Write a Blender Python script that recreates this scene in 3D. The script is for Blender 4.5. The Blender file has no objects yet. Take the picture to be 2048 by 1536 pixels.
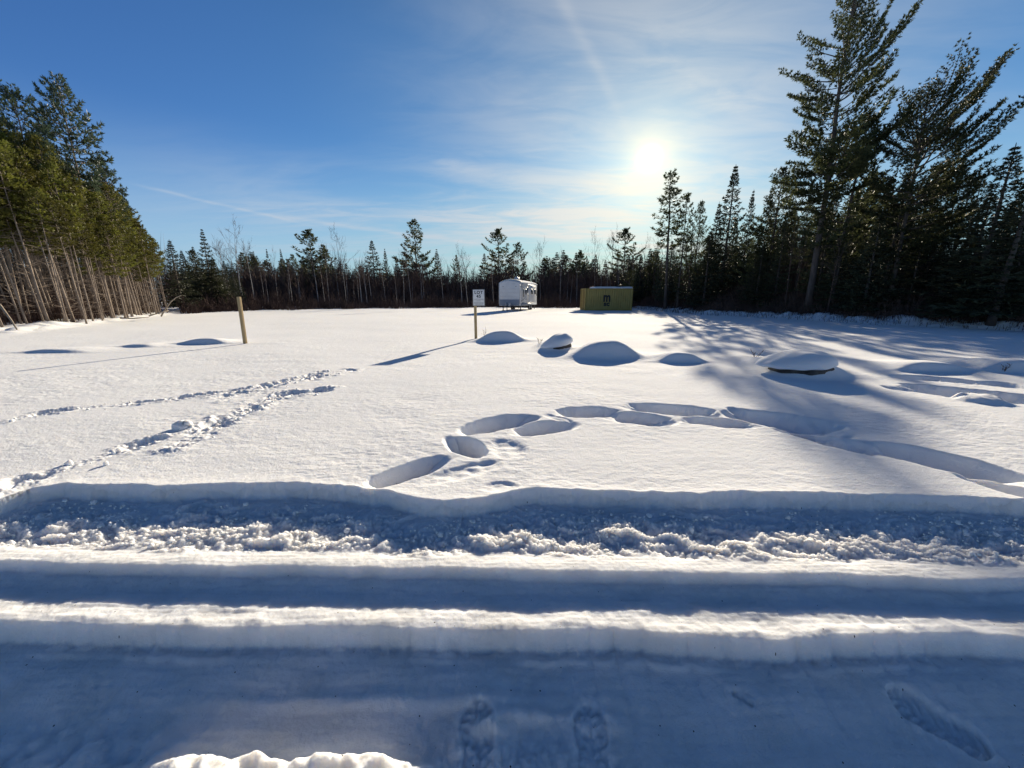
import bpy, math, random
import numpy as np
from mathutils import Vector, Matrix

SC = bpy.context.scene
COL = SC.collection
R = math.radians

# ------------------------------------------------------------------ camera
F_PX, CX, CY, CAM_H, HORIZ = 739.0, 1024.0, 768.0, 1.6, 593.0
PITCH = math.atan((CY - HORIZ) / F_PX)
cam_d = bpy.data.cameras.new('camera'); cam = bpy.data.objects.new('camera', cam_d); COL.objects.link(cam)
cam.location = (0, 0, CAM_H); cam.rotation_euler = (math.pi / 2 - PITCH, 0, 0)
cam_d.sensor_width = 36; cam_d.lens = 36 * F_PX / 2048
cam_d.clip_start = 0.05; cam_d.clip_end = 3000
SC.camera = cam

# ------------------------------------------------------------------ sky, sun, exposure
SUN_EL, SUN_AZ = R(17.2), R(18.5)           # azimuth measured from +Y towards +X
SUNV = Vector((math.sin(SUN_AZ) * math.cos(SUN_EL), math.cos(SUN_AZ) * math.cos(SUN_EL), math.sin(SUN_EL)))
SC.view_settings.view_transform = 'Standard'; SC.view_settings.look = 'None'
SC.view_settings.exposure = 0.80; SC.view_settings.gamma = 1

def px_dir(px, py):
    a = (px - CX) / F_PX; b = (CY - py) / F_PX
    c, s = math.cos(PITCH), math.sin(PITCH)
    return Vector((a, c + b * s, b * c - s))

def build_world():
    w = bpy.data.worlds.new('World'); SC.world = w; w.use_nodes = True
    nt = w.node_tree; nt.nodes.clear(); L = nt.links
    def N(t, **k):
        n = nt.nodes.new(t)
        for a, v in k.items(): setattr(n, a, v)
        return n
    def setin(sock, v):
        if hasattr(v, 'is_linked') or isinstance(v, bpy.types.NodeSocket): L.new(v, sock)
        else: sock.default_value = v
    def M(op, a, b=0.0, c=0.0, clamp=False):
        n = N('ShaderNodeMath', operation=op, use_clamp=clamp)
        setin(n.inputs[0], a); setin(n.inputs[1], b); setin(n.inputs[2], c)
        return n.outputs[0]
    def VM(op, a, b=(0, 0, 0), out=0):
        n = N('ShaderNodeVectorMath', operation=op); setin(n.inputs[0], a); setin(n.inputs[1], b)
        return n.outputs[out]
    def MR(v, a, b, c=0.0, d=1.0, kind='SMOOTHSTEP'):
        n = N('ShaderNodeMapRange', interpolation_type=kind); setin(n.inputs[0], v)
        for i, x in enumerate((a, b, c, d)): n.inputs[i + 1].default_value = x
        return n.outputs[0]
    def MIX(f, a, b, kind='MIX'):
        n = N('ShaderNodeMix', data_type='RGBA', blend_type=kind)
        setin(n.inputs[0], f); setin(n.inputs[6], a); setin(n.inputs[7], b)
        return n.outputs[2]
    def NOISE(vec, scale, detail=4, rough=0.55, dist=0.0):
        n = N('ShaderNodeTexNoise'); L.new(vec, n.inputs['Vector'])
        n.inputs['Scale'].default_value = scale; n.inputs['Detail'].default_value = detail
        n.inputs['Roughness'].default_value = rough; n.inputs['Distortion'].default_value = dist
        return n.outputs[0]
    tc = N('ShaderNodeTexCoord'); d = VM('NORMALIZE', tc.outputs['Generated'])
    sep = N('ShaderNodeSeparateXYZ'); L.new(d, sep.inputs[0])
    x, y, z = sep.outputs
    sky = N('ShaderNodeTexSky', sky_type='NISHITA'); sky.sun_disc = False
    sky.sun_elevation = SUN_EL; sky.sun_rotation = SUN_AZ
    sky.altitude = 100; sky.air_density = 1.0; sky.dust_density = 0.15; sky.ozone_density = 1.4
    hs = N('ShaderNodeHueSaturation'); L.new(sky.outputs[0], hs.inputs['Color'])
    hs.inputs['Saturation'].default_value = 1.12
    base = MIX(1.0, hs.outputs[0], (0.60, 0.95, 1.52, 1), 'MULTIPLY')
    base = MIX(MR(z, 0.46, 0.85), base, MIX(1.0, base, (0.48, 0.46, 0.44, 1), 'MULTIPLY'))      # upper sky, mostly above the frame, dimmed to deepen the snow shadows
    base = MIX(MR(y, 0.15, -0.5), base, MIX(1.0, base, (0.72, 0.72, 0.72, 1), 'MULTIPLY'))          # unseen sky behind the camera, dimmed to darken shaded snow faces
    base = MIX(MR(z, 0.34, 0.0, 0.0, 0.78), base, (4.9, 7.2, 9.2, 1))                                # pale haze along the horizon
    cs = VM('DOT_PRODUCT', d, tuple(SUNV), 1)
    ang = M('MULTIPLY', M('ARCCOSINE', M('MINIMUM', cs, 0.999999)), 57.29578)
    base = MIX(MR(ang, 75.0, 8.0), base, MIX(1.0, base, (1.05, 1.02, 0.76, 1), 'MULTIPLY'))
    # thin cirrus: a flat layer seen in perspective
    comb = N('ShaderNodeCombineXYZ'); zz = M('ADD', M('MAXIMUM', z, 0.0), 0.10)
    L.new(M('DIVIDE', x, zz), comb.inputs[0]); L.new(M('DIVIDE', y, zz), comb.inputs[1])
    mp = N('ShaderNodeMapping'); L.new(comb.outputs[0], mp.inputs[0])
    mp.inputs['Rotation'].default_value = (0, 0, R(12)); mp.inputs['Scale'].default_value = (0.55, 1.5, 1)
    n1 = NOISE(mp.outputs[0], 1.05, 6, 0.55, 0.7)
    n2 = NOISE(mp.outputs[0], 3.2, 5, 0.6, 1.2)
    lowband = M('MULTIPLY', MR(z, 0.02, 0.10), MR(z, 0.34, 0.17))
    azr = M('ARCTAN2', x, y)
    midaz = M('MULTIPLY', MR(azr, -0.95, -0.25), MR(azr, 0.85, 0.25))
    c1 = M('MULTIPLY', MR(M('ADD', n1, M('MULTIPLY', n2, 0.35)), 0.56, 0.92), M('MULTIPLY', lowband, midaz))
    nearsun = MR(ang, 44.0, 2.0)
    c2 = M('MULTIPLY', MR(M('ADD', n1, M('MULTIPLY', n2, 0.5)), 0.5, 1.0), nearsun)
    def blob(px, py, ra, rb, amp, tilt=0.0):
        c = px_dir(px, py).normalized(); r = c.cross(Vector((0, 0, 1))).normalized(); u = r.cross(c)
        r2 = r * math.cos(tilt) + u * math.sin(tilt); u2 = u * math.cos(tilt) - r * math.sin(tilt)
        a = M('DIVIDE', VM('DOT_PRODUCT', d, tuple(r2), 1), ra); b = M('DIVIDE', VM('DOT_PRODUCT', d, tuple(u2), 1), rb)
        q = M('ADD', M('MULTIPLY', a, a), M('MULTIPLY', b, b))
        front = M('GREATER_THAN', VM('DOT_PRODUCT', d, tuple(c), 1), 0.0)
        g = M('MULTIPLY', M('EXPONENT', M('MULTIPLY', q, -1.0)), front)
        return M('MULTIPLY', M('MULTIPLY', g, amp), MR(n2, 0.30, 0.62, 0.35, 1.0))
    cl = M('ADD', M('MULTIPLY', c1, 0.50), M('MULTIPLY', c2, 0.46))
    for args in ((905, 332, .060, .016, .30, -.05), (880, 428, .17, .018, .34, -.02), (700, 440, .25, .022, .24, .05),
                 (1060, 425, .20, .04, .18, .1), (1120, 470, .20, .025, .18, 0), (1430, 180, .14, .020, .22, -.55),
                 (1180, 375, .10, .02, .20, .45), (600, 415, .20, .02, .18, .05), (1250, 410, .2, .05, .20, 0)):
        cl = M('ADD', cl, blob(*args))
    # old contrails: thin great-circle streaks
    wob = M('MULTIPLY', M('SUBTRACT', NOISE(d, 9.0, 3), 0.5), 0.010)
    def contrail(p, q, wdt, amp, fade0, fade1):
        a, b = px_dir(*p).normalized(), px_dir(*q).normalized()
        n = a.cross(b).normalized(); t = n.cross(a); span = math.atan2(b.dot(t), b.dot(a))
        dist = M('ABSOLUTE', M('ADD', VM('DOT_PRODUCT', d, tuple(n), 1), wob))
        al = M('ARCTAN2', VM('DOT_PRODUCT', d, tuple(t), 1), VM('DOT_PRODUCT', d, tuple(a), 1))
        m = M('MULTIPLY', MR(al, -fade0, fade0), MR(al, span + fade1, span - fade1))
        g = M('EXPONENT', M('MULTIPLY', M('POWER', M('DIVIDE', dist, wdt), 2.0), -1.0))
        return M('MULTIPLY', M('MULTIPLY', M('MULTIPLY', g, m), amp), MR(n2, 0.25, 0.6, 0.55, 1.0))
    cl = M('ADD', cl, contrail((290, 372), (600, 446), .0028, .30, .03, .06))
    cl = M('ADD', cl, contrail((560, 434), (960, 488), .0046, .42, .08, .05))
    cl = M('ADD', cl, contrail((1105, -40), (1245, 235), .011, .13, .05, .10))
    cl = M('MINIMUM', cl, 0.85)
    cloudcol = MIX(MR(ang, 40.0, 6.0), (6.6, 7.5, 8.6, 1), (9.4, 9.2, 8.9, 1))
    withcl = MIX(cl, base, cloudcol)
    # aureole of the low sun shining through the thin cirrus
    def gauss(s, col):
        g = M('EXPONENT', M('MULTIPLY', M('POWER', M('DIVIDE', ang, s), 2.0), -1.0))
        return MIX(1.0, (col[0], col[1], col[2], 1), VMc(g), 'MULTIPLY')
    def VMc(v):
        c = N('ShaderNodeCombineXYZ'); [L.new(v, c.inputs[i]) for i in range(3)]; return c.outputs[0]
    out = withcl
    for s, col in ((.80, (60, 56, 44)), (2.4, (3.6, 2.3, .2)), (5.5, (2.9, 2.2, .5)), (17.0, (2.3, 2.0, 1.1))):
        out = MIX(1.0, out, gauss(s, col), 'ADD')
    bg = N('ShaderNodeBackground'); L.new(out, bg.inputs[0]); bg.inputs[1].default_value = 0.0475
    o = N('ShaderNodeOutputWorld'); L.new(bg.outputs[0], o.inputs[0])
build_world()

sun_d = bpy.data.lights.new('sun', 'SUN'); sun_d.energy = 5.0; sun_d.angle = R(0.55); sun_d.color = (1.0, 0.875, 0.675)
sun = bpy.data.objects.new('sun', sun_d); COL.objects.link(sun)
sun.rotation_euler = SUNV.to_track_quat('Z', 'Y').to_euler(); sun.location = (20, 50, 40)

# ------------------------------------------------------------------ helpers
def ground_at(px, py, z=0.0):
    d = px_dir(px, py); t = (z - CAM_H) / d.z
    return np.array((d.x * t, d.y * t))
def at_dist(px, Y, py=600):
    d = px_dir(px, py); return d.x / d.y * Y
def z_of(px, py, Y):
    d = px_dir(px, py); return CAM_H + d.z / d.y * Y

def tag(o, label=None, cat=None, group=None, kind=None):
    if label: o['label'] = label
    if cat: o['category'] = cat
    if group: o['group'] = group
    if kind: o['kind'] = kind
    return o
def empty(name, loc, rz=0.0):
    o = bpy.data.objects.new(name, None); COL.objects.link(o); o.location = loc; o.rotation_euler = (0, 0, rz)
    o.empty_display_size = 0.2
    return o
def link(name, me, mat=None, parent=None):
    o = bpy.data.objects.new(name, me); COL.objects.link(o)
    if mat and len(me.materials) == 0: me.materials.append(mat)
    if parent: o.parent = parent
    return o

class MB:
    """collects vertices and faces, builds one mesh"""
    def __init__(s): s.v = []; s.f = []; s.n = 0
    def add(s, V, F):
        V = np.asarray(V, dtype=np.float32).reshape(-1, 3); F = np.asarray(F, dtype=np.int32)
        s.v.append(V); s.f.append(F + s.n); s.n += len(V)
    def box(s, c, size, rot=None, taper=1.0):
        x, y, z = (a / 2 for a in size)
        V = np.array([(-x, -y, -z), (x, -y, -z), (x, y, -z), (-x, y, -z), (-x * taper, -y * taper, z), (x * taper, -y * taper, z), (x * taper, y * taper, z), (-x * taper, y * taper, z)])
        if rot is not None: V = V @ np.array(Matrix(rot).to_3x3()).T
        s.add(V + np.array(c), [(0, 3, 2, 1), (4, 5, 6, 7), (0, 1, 5, 4), (1, 2, 6, 5), (2, 3, 7, 6), (3, 0, 4, 7)])
    def tube(s, P, r, n=6, cap=True):
        P = np.asarray(P, float); m = len(P); r = np.broadcast_to(np.asarray(r, float), (m,))
        T = np.gradient(P, axis=0); T /= np.linalg.norm(T, axis=1)[:, None] + 1e-9
        ref = np.array((0, 0, 1.0)) if abs(T[0, 2]) < 0.9 else np.array((1.0, 0, 0))
        A = np.cross(T, ref); A /= np.linalg.norm(A, axis=1)[:, None] + 1e-9; B = np.cross(T, A)
        th = np.arange(n) * 2 * math.pi / n
        V = P[:, None] + r[:, None, None] * (np.cos(th)[None, :, None] * A[:, None] + np.sin(th)[None, :, None] * B[:, None])
        i = np.arange(m - 1)[:, None] * n; j = np.arange(n)[None]; k = (j + 1) % n
        s.add(V.reshape(-1, 3), np.stack([i + j, i + k, i + n + k, i + n + j], -1).reshape(-1, 4))
        if cap and n >= 3:
            b = s.n - m * n
            s.f.append(np.array([[b + (m - 1) * n + q for q in range(n)]], dtype=np.int32))
            s.f.append(np.array([[b + q for q in range(n)][::-1]], dtype=np.int32))
    def mesh(s, name, smooth=False):
        me = bpy.data.meshes.new(name)
        if not s.v: return me
        V = np.concatenate(s.v); me.vertices.add(len(V)); me.vertices.foreach_set('co', V.ravel())
        loops = np.concatenate([f.ravel() for f in s.f]); cnt = np.concatenate([np.full(len(f), f.shape[1], np.int32) for f in s.f])
        me.loops.add(len(loops)); me.loops.foreach_set('vertex_index', loops.astype(np.int32))
        st = np.concatenate(([0], np.cumsum(cnt)[:-1])).astype(np.int32)
        me.polygons.add(len(cnt)); me.polygons.foreach_set('loop_start', st)
        if smooth: me.polygons.foreach_set('use_smooth', np.ones(len(cnt), bool))
        me.update(calc_edges=True)
        return me
    def build(s, name, mat, parent=None, smooth=False):
        return link(name, s.mesh(name, smooth), mat, parent)

# vectorised gradient noise
_rng = np.random.default_rng(5)
_PERM = _rng.permutation(512); _ANG = _rng.uniform(0, 2 * math.pi, 512); _GX, _GY = np.cos(_ANG), np.sin(_ANG)
def noise(x, y):
    xi = np.floor(x).astype(np.int64); yi = np.floor(y).astype(np.int64); fx = x - xi; fy = y - yi
    u = fx * fx * fx * (fx * (fx * 6 - 15) + 10); v = fy * fy * fy * (fy * (fy * 6 - 15) + 10)
    def g(a, b, dx, dy):
        h = _PERM[(_PERM[(xi + a) & 511] + yi + b) & 511]
        return _GX[h] * dx + _GY[h] * dy
    a = g(0, 0, fx, fy); b = g(1, 0, fx - 1, fy); c = g(0, 1, fx, fy - 1); d = g(1, 1, fx - 1, fy - 1)
    return (a + u * (b - a) + v * (c + u * (d - c) - a - u * (b - a))) * 1.5
def fbm(x, y, oct=4, gain=0.5):
    s = 0; a = 1
    for i in range(oct):
        s = s + a * noise(x * 2 ** i + 17.3 * i, y * 2 ** i - 9.1 * i); a *= gain
    return s
def billow(x, y, oct=4, gain=0.5):
    s = 0; a = 1
    for i in range(oct):
        s = s + a * (np.abs(noise(x * 2 ** i + 31.7 * i, y * 2 ** i + 5.3 * i))); a *= gain
    return s
def sstep(a, b, x):
    t = np.clip((x - a) / (b - a), 0, 1); return t * t * (3 - 2 * t)

# ------------------------------------------------------------------ terrain shape
def curve(pts, z):
    W = np.array([ground_at(px, py, z) for px, py in pts]); o = np.argsort(W[:, 0]); return W[o, 0], W[o, 1]
E1 = curve([(-200, 1010), (0, 1000), (60, 980), (130, 970), (300, 975), (450, 970), (600, 968), (700, 975), (780, 985), (850, 1003), (900, 1004), (960, 1000), (1020, 985),
            (1080, 980), (1250, 985), (1400, 990), (1480, 985), (1700, 990), (1900, 997), (2048, 1000), (2300, 1005)], 0.0)
E2 = curve([(-200, 1114), (0, 1120), (300, 1128), (600, 1130), (1024, 1138), (1500, 1145), (2048, 1158), (2300, 1162)], -0.095)
S3 = curve([(-200, 1203), (0, 1207), (400, 1218), (700, 1226), (1024, 1232), (1430, 1226), (1700, 1232), (2048, 1238), (2300, 1240)], -0.19)
E3 = curve([(-200, 1240), (0, 1243), (250, 1250), (500, 1253), (700, 1250), (850, 1256), (1024, 1260), (1230, 1256), (1400, 1270), (1550, 1278), (1700, 1268), (1850, 1264), (2048, 1274), (2300, 1274)], -0.168)

# mounds over buried boulders: (px, crest y, base y, half-width px, depth factor)
MOUNDS = [(1005, 661, 689, 46, .8), (1213, 681, 731, 64, 1.0), (1362, 706, 733, 42, .7), (1855, 722, 748, 72, .8), (2035, 718, 752, 80, 1.0),
          (412, 677, 691, 44, .8), (280, 687, 695, 36, .8), (118, 697, 706, 70, .9)]
MW = []
for px, yc, ysh, hw, dp in MOUNDS:
    ys = ground_at(px, ysh)[1]; dc = px_dir(px, yc); a = -dc.z / dc.y; k = math.cos(SUN_AZ) / math.tan(SUN_EL)
    Y = (ys + k * CAM_H) / (1 + k * a); z = max(CAM_H - a * Y, .07)          # crest whose shadow just reaches ysh
    MW.append((at_dist(px, Y, yc), Y, z, hw / F_PX * Y * 0.95, dp))
BOULDERS = [(1118, 668, 717, .44, .46, .24, 8, 'dark boulder under a tilted snow cap, near the lot sign', 3, .20),
            (1606, 700, 785, .66, .58, .22, -6, 'large boulder under a rounded snow cap, at the shadowed right', 8, .05)]
def crest(px, yc, ysh):
    ys = ground_at(px, ysh)[1]; dc = px_dir(px, yc); a = -dc.z / dc.y; k = math.cos(SUN_AZ) / math.tan(SUN_EL)
    Y = (ys + k * CAM_H) / (1 + k * a); return at_dist(px, Y, yc), Y, CAM_H - a * Y
for b in BOULDERS:
    X, Y, zt = crest(*b[:3]); MW.append((X + (-.10 if b[0] < 1300 else .22), Y + .10, zt * (.40 if b[0] < 1300 else .57), b[3] * 1.05, 1.5))
# old soft hollows (px centre, half length px, half height px, tilt) and depth
HOLES = [(812, 940, 66, 17, -.33, .17), (937, 890, 30, 26, .55, .17), (990, 847, 56, 15, -.22, .20), (1092, 853, 52, 13, -.12, .18), (1172, 823, 52, 11, -.03, .17),
         (1276, 834, 48, 12, .04, .16), (1345, 817, 78, 10, .08, .20), (1432, 841, 56, 9, .07, .14), (1560, 838, 105, 13, .17, .22), (1660, 880, 90, 10, .26, .18),
         (1760, 898, 70, 10, .22, .16), (1885, 918, 130, 18, .24, .26), (2010, 972, 90, 12, .30, .17), (1600, 858, 60, 8, .25, .14), (1010, 893, 34, 22, .3, .030), (930, 940, 60, 14, -.25, .025), (1000, 972, 30, 9, 0, .02),
         (1838, 752, 46, 5, .04, .16), (1918, 758, 32, 5, .05, .16), (2003, 765, 40, 5, .08, .16), (1940, 783, 130, 12, .10, .30), (2060, 800, 60, 8, 0, .2), (1960, 800, 50, 6, .1, -.10),
         (1120, 838, 30, 6, .3, .02)]
HW = []
for px, py, hl, hh, tilt, dep in HOLES:
    c = ground_at(px, py); ax = ground_at(px + hl * math.cos(tilt), py + hl * math.sin(tilt)) - c
    up = ground_at(px, py - hh) - c; dn = ground_at(px, py + hh) - c
    la = np.linalg.norm(ax); ax = ax / la; nrm = np.array((-ax[1], ax[0]))
    lb = max(0.10, abs(np.dot((up - dn) / 2, nrm)))
    if dep >= .1: dep = max(dep, .62 * abs(up[1] - dn[1]) / 2)
    HW.append((c, ax, nrm, la * 1.12, lb * .78, dep))
# fresh trodden tracks
def poly(pts): return [ground_at(*p) for p in pts]
TRACKS = [(poly([(-120, 868), (0, 845), (70, 830), (160, 818), (230, 812), (330, 800), (430, 787), (520, 774), (600, 756), (650, 744)]), .13, .10),
          (poly([(450, 796), (520, 786), (580, 768), (640, 753), (694, 742)]), .20, .09),
          (poly([(-120, 1005), (0, 978), (60, 958), (120, 938), (200, 915), (260, 897), (310, 882)]), .13, .12),
          (poly([(372, 884), (420, 862), (470, 830), (520, 805), (570, 790), (645, 782)]), .19, .13)]

def seg_dist(x, y, pts):
    best = np.full(x.shape, 1e9)
    for a, b in zip(pts[:-1], pts[1:]):
        d = b - a; t = np.clip(((x - a[0]) * d[0] + (y - a[1]) * d[1]) / (d @ d), 0, 1)
        best = np.minimum(best, np.hypot(x - a[0] - t * d[0], y - a[1] - t * d[1]))
    return best

# where the woods begin on the right: brushy broken ground
EDGE_R = np.array([ground_at(*p) for p in ((1290, 619), (1400, 629), (1500, 634), (1700, 646), (1900, 655), (2048, 661))])
def right_edge_x(Y): return np.interp(Y, EDGE_R[::-1, 1], EDGE_R[::-1, 0])

def boot(x, y, px, py, rot, L=0.31, W=0.115, dep=0.022):
    c = ground_at(px, py, -0.385); dx, dy = x - c[0], y - c[1]; cr, sr = math.cos(rot), math.sin(rot)
    u = dx * cr + dy * sr; v = -dx * sr + dy * cr                                   # u across, v along
    hw = W / 2 * (1 - 0.22 * np.exp(-((v + 0.03) / 0.06) ** 2)) * np.clip(1 - np.abs(v / (L / 2)) ** 6, 0, 1)
    ins = sstep(0.012, -0.008, np.abs(u) - hw) * sstep(0.01, -0.01, np.abs(v) - L / 2)
    lug = (0.007 + .007 * noise(x * 20, y * 20)) * sstep(-.4, .4, np.sin((v - 0.5 * np.abs(u) + .008 * noise(x * 15, y * 15)) * 2 * math.pi / 0.042)) * sstep(0.004, 0.010, np.abs(u)) + .006 * noise(x * 45, y * 45)
    rim = (0.003 + .008 * noise(x * 25, y * 25)) * np.exp(-((np.abs(u) - hw - .015) / .02) ** 2) * sstep(.04, 0., np.abs(v) - L / 2)
    return -dep * ins + lug * ins + rim * (1 - ins)

def height(x, y, fine=True):
    x = np.asarray(x, float); y = np.asarray(y, float)
    z = np.zeros_like(x)
    z += 0.05 * noise(x * .09 + 3, y * .09) * sstep(3, 9, y) + 0.018 * noise(x * .35, y * .35 + 8) * sstep(2.7, 5, y)
    z += -2.1 * sstep(58, 112, y) + 0.6 * noise(x * .02, y * .02) * sstep(70, 140, y)
    # rough ground on the right and left wood edges
    rx = right_edge_x(y); inw = sstep(-.6, 1.2, x - rx) * sstep(16, 19, y) * sstep(60, 50, y)
    z += inw * (0.18 + 0.34 * billow(x * .45, y * .45, 3) + .06 * noise(x * 2, y * 2))
    lx = -21.5 - (y - 16.5) * 0.53
    z += sstep(.3, -1.5, x - lx) * sstep(14, 17, y) * sstep(60, 45, y) * (0.05 + 0.25 * billow(x * .5, y * .5, 2))
    # swell in front of the boulder line
    for X, Y, h, w, dp in MW:
        m = (np.abs(x - X) < 4 * w) & (np.abs(y - Y) < 3.5)
        if m.any():
            dx = (x[m] - X) / w; dy = y[m] - Y
            near = np.exp(-(np.abs(np.minimum(dy, 0)) / (max(.28, 1.25 * h) * dp)) ** 3.5); far = np.exp(-(np.maximum(dy, 0) / (1.0 * dp)) ** 2)
            dx = dx + .12 * noise(x[m] * .9 + X, y[m] * .9); cross = .80 * np.exp(-(np.abs(dx) / .90) ** 3.2) + .20 * np.exp(-(np.abs(dx) / 1.7) ** 2)
            z[m] += h * cross * np.where(dy < 0, near, far) * (1 + .07 * noise(x[m] * 1.6, y[m] * 1.6))
    zh = np.zeros_like(z)
    for c, ax, nm, la, lb, dep in HW:
        m = np.hypot(x - c[0], y - c[1]) < 2.6 * (la + lb)
        if m.any():
            dx, dy = x[m] - c[0], y[m] - c[1]
            wob = 1 + .20 * noise(x[m] * 2.1, y[m] * 2.1) + .08 * noise(x[m] * 6, y[m] * 6) + .025 * noise(x[m] * 14, y[m] * 14)
            q = np.sqrt(((dx * ax[0] + dy * ax[1]) / la) ** 2 + ((dx * nm[0] + dy * nm[1]) / lb) ** 2) * wob
            tilt = np.clip((dx * nm[0] + dy * nm[1]) / lb * (1 if nm[1] > 0 else -1), -1, 1); q = q * (1 - .26 * sstep(.2, -.9, tilt))
            h_ = dep * np.where(tilt < 0, sstep(1.22, .30, q), sstep(1.2, .62, q)) * .9; zh[m] = np.where(np.abs(h_) > np.abs(zh[m]), h_, zh[m])
            z[m] += .012 * sstep(1.3, .4, q) * noise(x[m] * 9, y[m] * 9)
    z -= zh
    if not fine: return z
    for pts, w, amp in TRACKS:
        P = np.array(pts); m = (x > P[:, 0].min() - 1) & (x < P[:, 0].max() + 1) & (y > P[:, 1].min() - 1) & (y < P[:, 1].max() + 1)
        if m.any():
            xx, yy = x[m], y[m]
            d = seg_dist(xx, yy, pts) + .05 * noise(xx * 5, yy * 5)
            k = sstep(w * 1.25, w * .35, d); patch = sstep(-.25, .25, noise(xx * 1.6 + 4, yy * 1.6))
            rough = .38 * noise(xx * 8, yy * 8) + .24 * noise(xx * 18, yy * 18) + .16 * noise(xx * 38, yy * 38)
            k = k * (.25 + .75 * patch)
            z[m] += k * (-.5 * amp * (.35 + .65 * patch) + amp * rough) + .35 * amp * sstep(w * .6, w * 1.1, d) * sstep(w * 2.0, w * 1.2, d) * (.4 + rough) * patch
    # wind-crusted grain of the field surface
    near = sstep(30, 6, y)
    gm = .55 + .8 * sstep(-.5, .6, fbm(x * .5, y * .5 + 3, 2)); z += near * gm * (.0030 * noise(x * 7, y * 11) + .0020 * noise(x * 17, y * 26) + .006 * noise(x * 1.3, y * 2.2))
    m = y < 8
    z[m] += .0012 * noise(x[m] * 45, y[m] * 60) * sstep(8, 4, y[m])
    # ---------------- ploughed edge of the road, terraces towards the viewer
    m = y < 3.6
    X, Y = x[m], y[m]
    e1 = np.interp(X, *E1) + .022 * noise(X * 2.6, X * 0 + 2) + .014 * noise(X * 8, X * 0) + .007 * noise(X * 21, X * 0)
    e2 = np.interp(X, *E2) + .018 * noise(X * 1.3, X * 0 + 5) + .007 * noise(X * 6, X * 0 + 5) + .004 * noise(X * 17, X * 0 + 5)
    s3 = np.interp(X, *S3) + .012 * noise(X * 2.5, X * 0 + 9) + .006 * noise(X * 9, X * 0 + 9)
    us = X / .19 + .9 * noise(X * 1.9, X * 0 + 41); fr = np.abs(2 * (us - np.floor(us)) - 1); amp_s = .45 + .55 * sstep(-.4, .4, noise(np.floor(us) * .73 + .31, X * 0 + 3.3))
    sca = (1 - fr ** 3) * amp_s * sstep(-3.2, -1.2, X)
    e3 = np.interp(X, *E3) + .016 - .034 * sca + .005 * noise(X * 14, X * 0 + 13)
    zz = z[m] * sstep(e1 - .02, e1 + .05, Y) + .018 * np.exp(-np.abs(Y - e1) / .12) * sstep(-.1, .02, Y - e1)
    # bank below the field: rough, cloddy
    qd = e1 - Y
    rg = sstep(.0, .06, qd) * sstep(e2 + .13, e2 + .25, Y + .06 * noise(X * 2.3, Y * 3 + 7))
    wx = X + .10 * noise(X * 4, Y * 5) ; wy = Y + .08 * noise(X * 5 + 9, Y * 6); skew = wx + wy * .6 * np.sign(X + .4)
    b1 = billow(skew * 2.1, wy * 5.5, 6, .64); b1 = .5 * b1 + .65 * (.80 - billow(skew * 2.6 + 7, wy * 6.0 + 50, 6, .60)) + .10; b2 = noise(skew * 1.5, wy * 3.2 + 11); b3 = np.maximum(noise(X * 11, Y * 13), 0) * np.maximum(noise(X * 3, Y * 4 + 3), 0)
    facing = sstep(.12, .28, qd + .06 * noise(X * 1.7, X * 0 + 31))
    lumps = rg * ((.030 + .034 * facing) * (b1 - .52) + (.010 + .016 * facing) * b2 + .030 * facing * b3 + (.003 + .009 * facing) * noise(X * 34, Y * 38) + .010 * facing * noise(X * 16, Y * 20) + (.001 + .005 * facing) * noise(X * 75, Y * 80))
    drop1 = -.118 * sstep(-.015, .05, qd) - .016 * sstep(.05, .3, qd)
    zz += drop1 + lumps
    zz += sstep(e2 + .26, e2 + .10, Y) * (.012 + .006 * noise(X * 3, Y * 6) + .002 * noise(X * 25, Y * 25))
    zz += .018 * sstep(e2 + .20, e2 + .02, Y)
    zz += sstep(-.01, .03, qd) * (.0022 * noise(X * 3.5, Y * 46) + .0016 * noise(X * 28, Y * 30) + .0010 * noise(X * 60, Y * 60))
    # ridge one and its rut
    d2 = e2 - Y
    zz += -.060 * sstep(-.012, .028, d2) - .030 * sstep(.02, .13, d2) + .012 * np.exp(-((Y - s3) / .04) ** 2) * (d2 > 0)
    zz += sstep(0, .03, d2) * (.006 * noise(X * 6, Y * 10) + .003 * noise(X * 20, Y * 24)) * sstep(s3 - .05, s3 + .05, Y)
    zz += .020 * sstep(e3 + .13, e3 + .012, Y)
    # ridge two and the road floor
    d3 = e3 - Y
    zz += sstep(s3, s3 - .05, Y) * sstep(-.004, -.05, d3) * .006 * (1 + noise(X * 4, Y * 9))
    cl = sca
    zz += -.112 * sstep(-.008, .040, d3 + .016 * (cl - .5)) - .068 * sstep(.08, .42, d3) - .018 * sstep(-.25, .45, noise(X * 1.9, X * 0 + 55)) * sstep(.082, .110, d3 + .02 * (cl - .4) + .008 * noise(X * 9, X * 0 + 77))
    zz += .014 * np.exp(-((d3 - .085) / .02) ** 2) * (cl - .15) + sstep(.0, .02, d3) * sstep(.08, .04, d3) * .024 * (billow(X * 7, Y * 5 + 3, 4) - .4)
    fl = sstep(.08, .16, d3)
    zz += fl * (.010 * noise(X * 1.3, Y * 3.1) + .004 * noise(X * 5, Y * 6) + .0015 * noise(X * 22, Y * 22) + .016 * np.exp(-((Y - 1.40) / .03) ** 2) * sstep(1.5, .3, np.abs(X + .5)))
    # cloddy lit rim at the bottom left of centre
    q = sstep(-1.62, -1.35, X) * sstep(-.30, -.50, X)
    zz += fl * q * sstep(1.200, 1.155, Y + .025 * noise(X * 7, Y * 2)) * (.052 + .030 * billow(X * 9, Y * 9, 3) + .02 * noise(X * 16, Y * 16))
    q = sstep(-1.2, -1.9, X) * sstep(1.45, 1.2, Y)
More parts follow.
